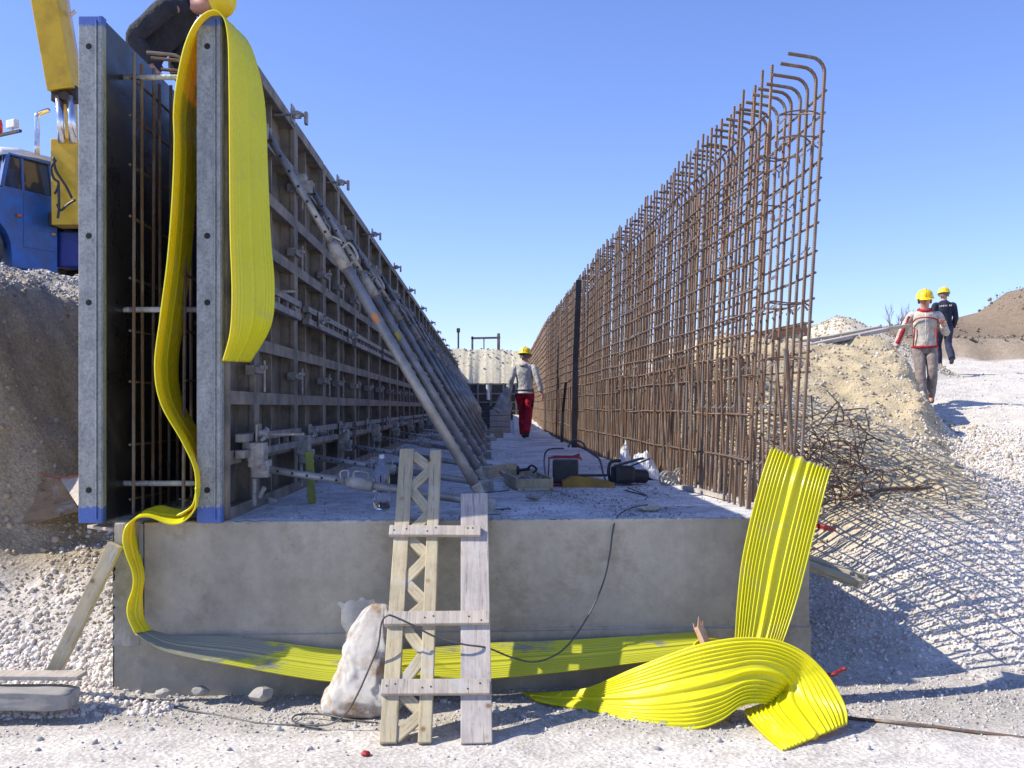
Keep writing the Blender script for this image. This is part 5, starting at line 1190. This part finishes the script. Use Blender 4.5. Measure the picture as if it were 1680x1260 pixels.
    for k in range(9): a = -PI/2-.75+1.5*k/8; pk += [HM@Vector((.128*math.cos(a), .14*math.sin(a), .036)), HM@Vector((.135*math.cos(a), .205*math.sin(a), .016)), HM@Vector((.135*math.cos(a), .205*math.sin(a), .008)), HM@Vector((.128*math.cos(a), .14*math.sin(a), .024))]
    m.add(pk, [(4*k+j, 4*k+(j+1) % 4, 4*k+4+(j+1) % 4, 4*k+4+j) for k in range(8) for j in range(4)])
    hm = m.build('helmet', M_HELM, root, True)
    return root, jacket, HM
def stand(**k):
    J = dict(pelvis=(0, 0, .95), waist=(0, 0, 1.10), chest=(0, 0, 1.27), upper=(0, .01, 1.40), neck=(0, 0, 1.50), head=(0, -.02, 1.63), fwd=(0, -1, 0),
             shL=(.19, .01, 1.40), elL=(.25, .02, 1.12), wrL=(.27, -.05, .88), shR=(-.19, .01, 1.40), elR=(-.25, .02, 1.12), wrR=(-.27, -.05, .88),
             hipL=(.09, 0, .90), knL=(.10, -.03, .50), anL=(.10, .02, .10), toL=(.12, -.13, .045), hipR=(-.09, 0, .90), knR=(-.10, -.03, .50), anR=(-.10, .02, .10), toR=(-.12, -.13, .045))
    J.update(k); return J
# 1: man in cream jacket walking towards camera
x1, y1 = U(1517, 665, 15.6).x, 15.6
J = stand(wrR=(-.42, -.04, .90), elR=(-.33, .02, 1.13), elL=(.30, .02, 1.13), wrL=(.24, -.20, 1.22), knL=(.10, -.10, .50), anL=(.09, .12, .16), toL=(.10, .02, .05), knR=(-.07, -.12, .50), anR=(-.05, -.16, .10), toR=(-.06, -.32, .05))
p, jk, HM = person((x1, y1, gh(x1, y1)-.0), -.30, J, 1.78, 'man in yellow helmet and cream jacket with red trim walking towards the camera', dict(jacket=M_CREAM, trousers=M_TAUPE, hem=.04), 1.02)
m = MB(); m.tube([(math.cos(a)*.178, math.sin(a)*.135, .905) for a in np.linspace(0, 2*PI, 25)], .020, 7, False); m.build('hem_band', M_CRED, jk, True)
m = MB(); m.tube(smooth_path([(-.22, -.06, 1.24), (-.13, -.135, 1.33), (0, -.15, 1.35), (.13, -.135, 1.33), (.22, -.06, 1.26)], 5), .010, 6); m.tube(smooth_path([(-.215, -.03, 1.38), (-.30, -.02, 1.2), (-.36, -.04, 1.05), (-.40, -.06, .96)], 4), .034, 7); m.tube([(.15, -.10, 1.2), (.17, -.09, .92)], .012, 6); m.tube([(-.15, -.10, 1.2), (-.17, -.09, .92)], .012, 6); m.build('red_piping', M_CRED, jk, True)
m = MB(); m.tube([(math.cos(a)*.088, math.sin(a)*.085+.01, 1.475+.02*math.sin(a)) for a in np.linspace(0, 2*PI, 21)], .028, 8, False); m.build('red_collar', M_CRED, jk, True)
m = MB(); m.tube([(0, -.142, 1.42), (0, -.15, 1.3), (0, -.14, 1.1), (0, -.142, .92)], .007, 6); m.build('zip_flap', M_WHITEC, jk, True)
# 2: man in navy, back to camera
x2, y2_ = U(1549, 612, 21.7).x, 21.7
J = stand(elR=(-.24, .0, 1.12), wrR=(-.22, -.12, .9), elL=(.29, .06, 1.12), wrL=(.36, .0, .90), knL=(.09, -.16, .52), anL=(.08, -.14, .10), toL=(.09, -.29, .05), knR=(-.08, .02, .52), anR=(-.09, .26, .20), toR=(-.09, .20, .07))
p, jk, HM = person((x2, y2_, gh(x2, y2_)), PI-.15, J, 1.78, 'man in yellow helmet and navy work clothes walking away behind the cream-jacketed man', dict(jacket=M_NAVY, trousers=M_DENIM, hem=.0), .98)
m = MB()
for i, w in enumerate([.03, .02, .03, .025, .03, .0, .03, .025]):
    if w: m.box((.12-i*.034, .142-.004*abs(i-3.5), 1.36+.002*i), (w*.8, .006, .035), None, .002)
m.build('back_lettering', M_WHITEC, jk)
# 3: man in red trousers walking away on the slab
p3 = slab(861, 720)
J = stand(shL=(.19, .01, 1.40), elL=(.25, .10, 1.15), wrL=(.30, .02, .95), elR=(-.30, .06, 1.13), wrR=(-.36, .06, .92), knL=(.09, -.12, .52), anL=(.07, -.10, .10), toL=(.08, -.25, .045), knR=(-.08, -.0, .50), anR=(-.08, .16, .14), toR=(-.08, .06, .05))
p, jk, HM = person(tuple(p3), PI-.34, J, 1.78, 'man in grey hooded top and red trousers walking away along the slab', dict(jacket=M_HOOD, trousers=M_REDT, hem=.03), .995, face=False)
m = MB(); m.lathe([(.0, .03), (.06, .02), (.085, -.02), (.07, -.05), (.03, -.06)], 14, Matrix.Translation((0, .09, 1.46)), sy=.7); m.build('hood', M_HOOD, jk, True)
m = MB(); m.tube([(math.cos(a)*.172, math.sin(a)*.13, .90) for a in np.linspace(0, 2*PI, 25)], .022, 7, False); m.build('shirt_hem', M_WHITEC, jk, True)
m = MB(); m.tube([(math.cos(a)*.176, math.sin(a)*.134, .955) for a in np.linspace(0, 2*PI, 25)], .013, 6, False); m.tube([(-.17, .03, .93), (-.175, .03, .62)], .018, 7); m.build('tool_belt', M_DARK, jk, True)
# carried jacket
m = MB(); vs = []; n = 14
a = p3+Vector((-.30, -.04, 1.05)); 
for j in range(10):
    for i in range(n+1):
        u = i/n*2*PI; t = j/9; w = .05+.13*t
        vs.append((a.x-.15*t+math.cos(u)*w*(1+.18*math.sin(3*u+j)), a.y+math.sin(u)*.05*(1+.3*math.sin(4*u)), a.z-.50*t+.05*t*math.sin(u*2+1)))
m.add(vs, [(j*(n+1)+i, j*(n+1)+i+1, (j+1)*(n+1)+i+1, (j+1)*(n+1)+i) for j in range(9) for i in range(n)]); tag(m.build('carried_jacket', M_HOOD, None, True), 'light grey jacket carried hanging from the left hand of the man in red trousers', 'jacket')
# 4: man bending over the formwork
pl = empty('scaffold_platform', (-2.80, 7.40, 3.01)); tag(pl, 'narrow bracket platform behind the left formwork row where the dark-clothed man stands', 'platform')
for i in range(3): m = MB(); m.box((-.02+i*.17, 0, .02), (.16, 1.0, .04), None, .004); m.build('plank', M_WOODG, pl)
for y in (-.35, .4): m = MB(); m.tube([(.39, y, -.02), (-.1, y, -.02), (.39, y, -.5)], .02, 6); m.build('bracket', M_PROP, pl)
bx, by, bz = -2.625, 6.95, 3.03
J = dict(pelvis=(.02, .0, .86), waist=(.03, -.06, 1.02), chest=(.05, -.17, 1.18), upper=(.05, -.28, 1.28), neck=(.02, -.40, 1.33), head=(.0, -.53, 1.36), fwd=(0, -.55, -.83),
         shL=(.21, -.27, 1.24), elL=(.27, -.20, .98), wrL=(.20, -.34, .80), shR=(-.19, -.27, 1.24), elR=(-.23, -.08, 1.02), wrR=(-.18, -.16, .84),
         hipL=(.10, .0, .82), knL=(.12, -.04, .46), anL=(.12, .06, .10), toL=(.13, -.09, .045), hipR=(-.09, .0, .82), knR=(-.10, -.06, .46), anR=(-.10, .04, .10), toR=(-.11, -.11, .045))
p, jk, HM = person((bx, by, bz), PI*.5, J, 1.7, 'man in charcoal jacket and worn yellow cap bending over the top of the formwork', dict(jacket=M_CHAR, trousers=M_DENIM, hem=.05), 1.0)

# ------------------------------------------------------------------ crane truck
TZ = 20.0
tloc = Vector(((95-840)/1633*TZ-1.31, TZ, 0)); tloc.z = 4.05; TR = PI+1.05
tk = empty('crane_truck', tloc, TR); tag(tk, 'old blue crane truck with white cab roof and yellow crane on the left bank', 'truck')
inv = (Matrix.Translation(tloc)@Matrix.Rotation(TR, 4, 'Z')).inverted()
def W(px, py, Z=19.6): return inv@U(px, py, Z)
UY = inv.to_3x3()@Vector((0, 1, 0))
def tp(nm, m, mat, par=tk, sm=False): return m.build(nm, mat, par, sm)
# local frame: +x forward, +y = left side (towards camera)
def arch(cx, r, z0=.35): return [(cx+r*math.cos(a), .52+r*math.sin(a)) for a in np.linspace(PI, 0, 13)]
def side_poly(): return [(-.62, .20), (-.62, 1.55), (-.58, 1.70), (.52, 1.72), (.62, 1.64), (2.2, 1.50), (2.25, .60), (1.62, .52)]+[(.98+.62*math.cos(a), .52+.62*math.sin(a)) for a in np.linspace(0, PI, 15)]+[(.34, .20)]
m = MB(); P = side_poly(); m.prism(P, .86, 1.16); body = tp('cab_body', m, M_BLUE)
m = MB(); m.prism(P, -1.16, -.86); m.box((0.0, 0, 1.1), (1.2, 1.72, 1.15)); m.prism([(.55, 1.0), (.55, 1.70), (2.1, 1.50), (2.2, .9)], -.6, .6); tp('bonnet', m, M_BLUE)
# cab upper with pillars
m = MB()
for y in (1.06, -1.06):
    s = 1 if y > 0 else -1
    m.beam((.55, y+.05*s, 1.70), (.36, y-.05*s, 2.38), .08, .09, up=(0, 1, 0)); m.beam((.10, y+.06*s, 1.70), (.06, y-.04*s, 2.40), .05, .05, up=(0, 1, 0)); m.beam((-.58, y+.03*s, 1.68), (-.55, y-.08*s, 2.40), .10, .12, up=(0, 1, 0))
    m.beam((-.58, y, 2.38), (.36, y-.03*s, 2.40), .08, .06)
m.box((-.56, 0, 2.0), (.06, 2.0, .8)); tp('cab_pillars', m, M_BLUE)
m = MB(); m.beam((.50, 0, 1.72), (.34, 0, 2.38), 1.98, .02, up=(1, 0, .2)); tp('windscreen', m, M_GLASSD)
for x0, x1_ in ((-.52, .06), (.12, .46)):
    m = MB(); m.box(((x0+x1_)/2, 1.06, 2.04), (x1_-x0, .015, .64), Matrix.Rotation(.14, 3, 'X')); tp('side_window', m, M_GLASSD)
m = MB(); m.box((.30, .55, 1.80), (.02, .5, .14), Matrix.Rotation(0, 3, 'X')); m.location = None; ws = tp('windscreen_card', m, M_WHITEP); ws.location = (.16, 0, 0)
m = MB(); R_ = [(-.64, 0, 2.40), (.42, 0, 2.38)]
prof = [(-1.08, 2.38), (-1.10, 2.44), (-.95, 2.54), (-.5, 2.62), (0, 2.64), (.5, 2.62), (.95, 2.54), (1.10, 2.44), (1.08, 2.38)]
vs = [(-.66, y, z) for y, z in prof]+[(.1, y, z+.02) for y, z in prof]+[(.46, y*.97, z-.03) for y, z in prof]; k = len(prof)
m.add(vs, [(r*k+i, r*k+i+1, (r+1)*k+i+1, (r+1)*k+i) for r in range(2) for i in range(k-1)]+[tuple(range(k-1, -1, -1)), tuple(range(2*k, 3*k))]); tp('cab_roof', m, M_WHITEP, tk, True)
m = MB(); m.box((-.25, 1.168, 1.13), (.72, .012, 1.05), None, .006); dr_ = tp('door', m, M_BLUE)
m = MB(); m.box((-.50, 1.185, 1.32), (.12, .02, .03), None, .006); m.build('handle', M_DARK, dr_)
m = MB(); m.box((.22, 1.19, 1.20), (.10, .03, .06), None, .01); tp('side_marker_lamp', m, simple('orange_lens', (.6, .12, .03), None, .3)); m = MB(); m.box((-.52, 1.19, .95), (.08, .03, .05), None, .01); tp('side_marker_lamp', m, simple('amber_lens', (.7, .3, .05), None, .3))
def wheel(x, y):
    w = empty('wheel', (x, y, .52), 0, tk); RM = Matrix.Rotation(PI/2, 4, 'X')
    m = MB(); m.lathe([(.30, -.13), (.46, -.14), (.51, -.10), (.52, 0), (.51, .10), (.46, .14), (.30, .13)], 28, RM); m.build('tyre', M_RUBBER, w, True)
    m = MB(); m.lathe([(.0, -.06), (.10, -.08), (.12, -.03), (.24, -.03), (.30, -.12), (.31, -.12), (.31, .1), (0, .1)], 24, RM); m.build('rim', M_DARK, w, True)
for x in (.98, -2.6, -3.8):
    for y in (1.0, -1.0): wheel(x, y)
m = MB(); m.box((-2.6, .4, .85), (4.2, .2, .25)); m.box((-2.6, -.4, .85), (4.2, .2, .25)); m.box((-2.9, 0, 1.08), (4.2, 2.3, .16), None, .02); tp('chassis', m, M_DARK)
m = MB(); m.beam(W(99, 412, 20.3), W(150, 412, 20.3), .5, .72, up=(0, 0, 1), bev=.03); tp('fuel_tank', m, simple('deep_blue_paint', (.02, .04, .28), None, .4))
m = MB(); m.tube(smooth_path([(-.30, .98, 2.5), (-.30, .98, 3.15), (-.30, .98, 3.28), (-.38, .98, 3.36), (-.56, .98, 3.46)], 3), .055, 12); m.tube([(-.56, .98, 3.46), (-.565, .98, 3.462)], .04, 10); tp('exhaust_stack', m, M_CHROME, tk, True)
m = MB(); m.box((.2, .1, 2.84), (.06, 2.2, .05)); m.tube([(.2, .4, 2.62), (.2, .4, 2.84)], .05, 8); m.tube([(.2, -.4, 2.62), (.2, -.4, 2.84)], .05, 8); tp('light_bar', m, M_DARK)
m = MB(); m.lathe([(0, .30), (.07, .28), (.09, .2), (.09, .02), (0, .0)], 14, Matrix.Translation((.2, .48, 2.87))); tp('beacon', m, simple('red_beacon', (.7, .04, .03), None, .2), tk, True)
m = MB(); m.box((.2, .95, 3.0), (.12, .26, .16), None, .02); m.box((.2, .95, 2.9), (.03, .03, .08)); tp('floodlight', m, M_WHITEP)
# crane column + boom (local coordinates)

m = MB(); m.beam(W(114, 372), W(112, 232), .50, .45, up=UY, bev=.02); colm = tp('crane_column', m, M_YELB)
m = MB(); m.beam(W(96, 366, 20.2), W(150, 366, 20.2), .9, .28, up=(0, 0, 1), bev=.02); tp('slewing_base', m, M_DARK)
for x in (101, 119): m = MB(); m.tube([W(x+1, 235, 19.35), W(x-4, 158, 19.35)], .075, 12); tp('hydraulic_cylinder', m, M_CHROME, tk, True)
m = MB(); m.beam(W(112, 240, 19.9), W(110, 150, 19.9), .30, .25, up=UY); tp('inner_mast', m, M_YELB)
m = MB(); m.beam(W(88, 156, 19.5), W(130, 156, 19.5), .3, .25, up=UY, bev=.02); m.tube([W(100, 156, 19.25), W(100, 156, 19.8)], .06, 10); m.tube([W(106, 157, 19.25), W(106, 157, 19.8)], .09, 10); tp('knuckle', m, M_DARK)
m = MB(); m.beam(W(107, 150, 19.5), W(80, 0, 19.3), .50, .5, up=UY, bev=.02); m.beam(W(80, 0, 19.3), W(40, -260, 19.0), .44, .46, up=UY, bev=.02); boom = tp('boom', m, M_YELB)
m = MB(); m.beam(W(128, 152, 19.7), W(101, -10, 19.5), .12, .42, up=UY, bev=.01); m.tube([W(108, 22, 19.4), W(118, 24, 19.4), W(124, 18, 19.4)], .04, 7); m.build('boom_side_plate', simple('pale_pinkish_paint', (.62, .55, .50), (.5, .4, .36), .6, 3), boom)
for k, pts in enumerate([[(92, 262), (84, 275), (88, 292), (96, 300), (90, 318)], [(88, 258), (92, 280), (108, 305), (118, 325)], [(94, 335), (100, 345), (112, 335), (124, 328)], [(96, 300), (97, 340), (95, 358)]]):
    m = MB(); m.tube(smooth_path([W(x, y, 19.2) for x, y in pts], 4), .025, 6); tp('hydraulic_hose', m, M_BLACK, tk, True)
print('objects', len(bpy.data.objects), 'tris', sum(len(o.data.polygons) for o in bpy.data.objects if o.type == 'MESH'))
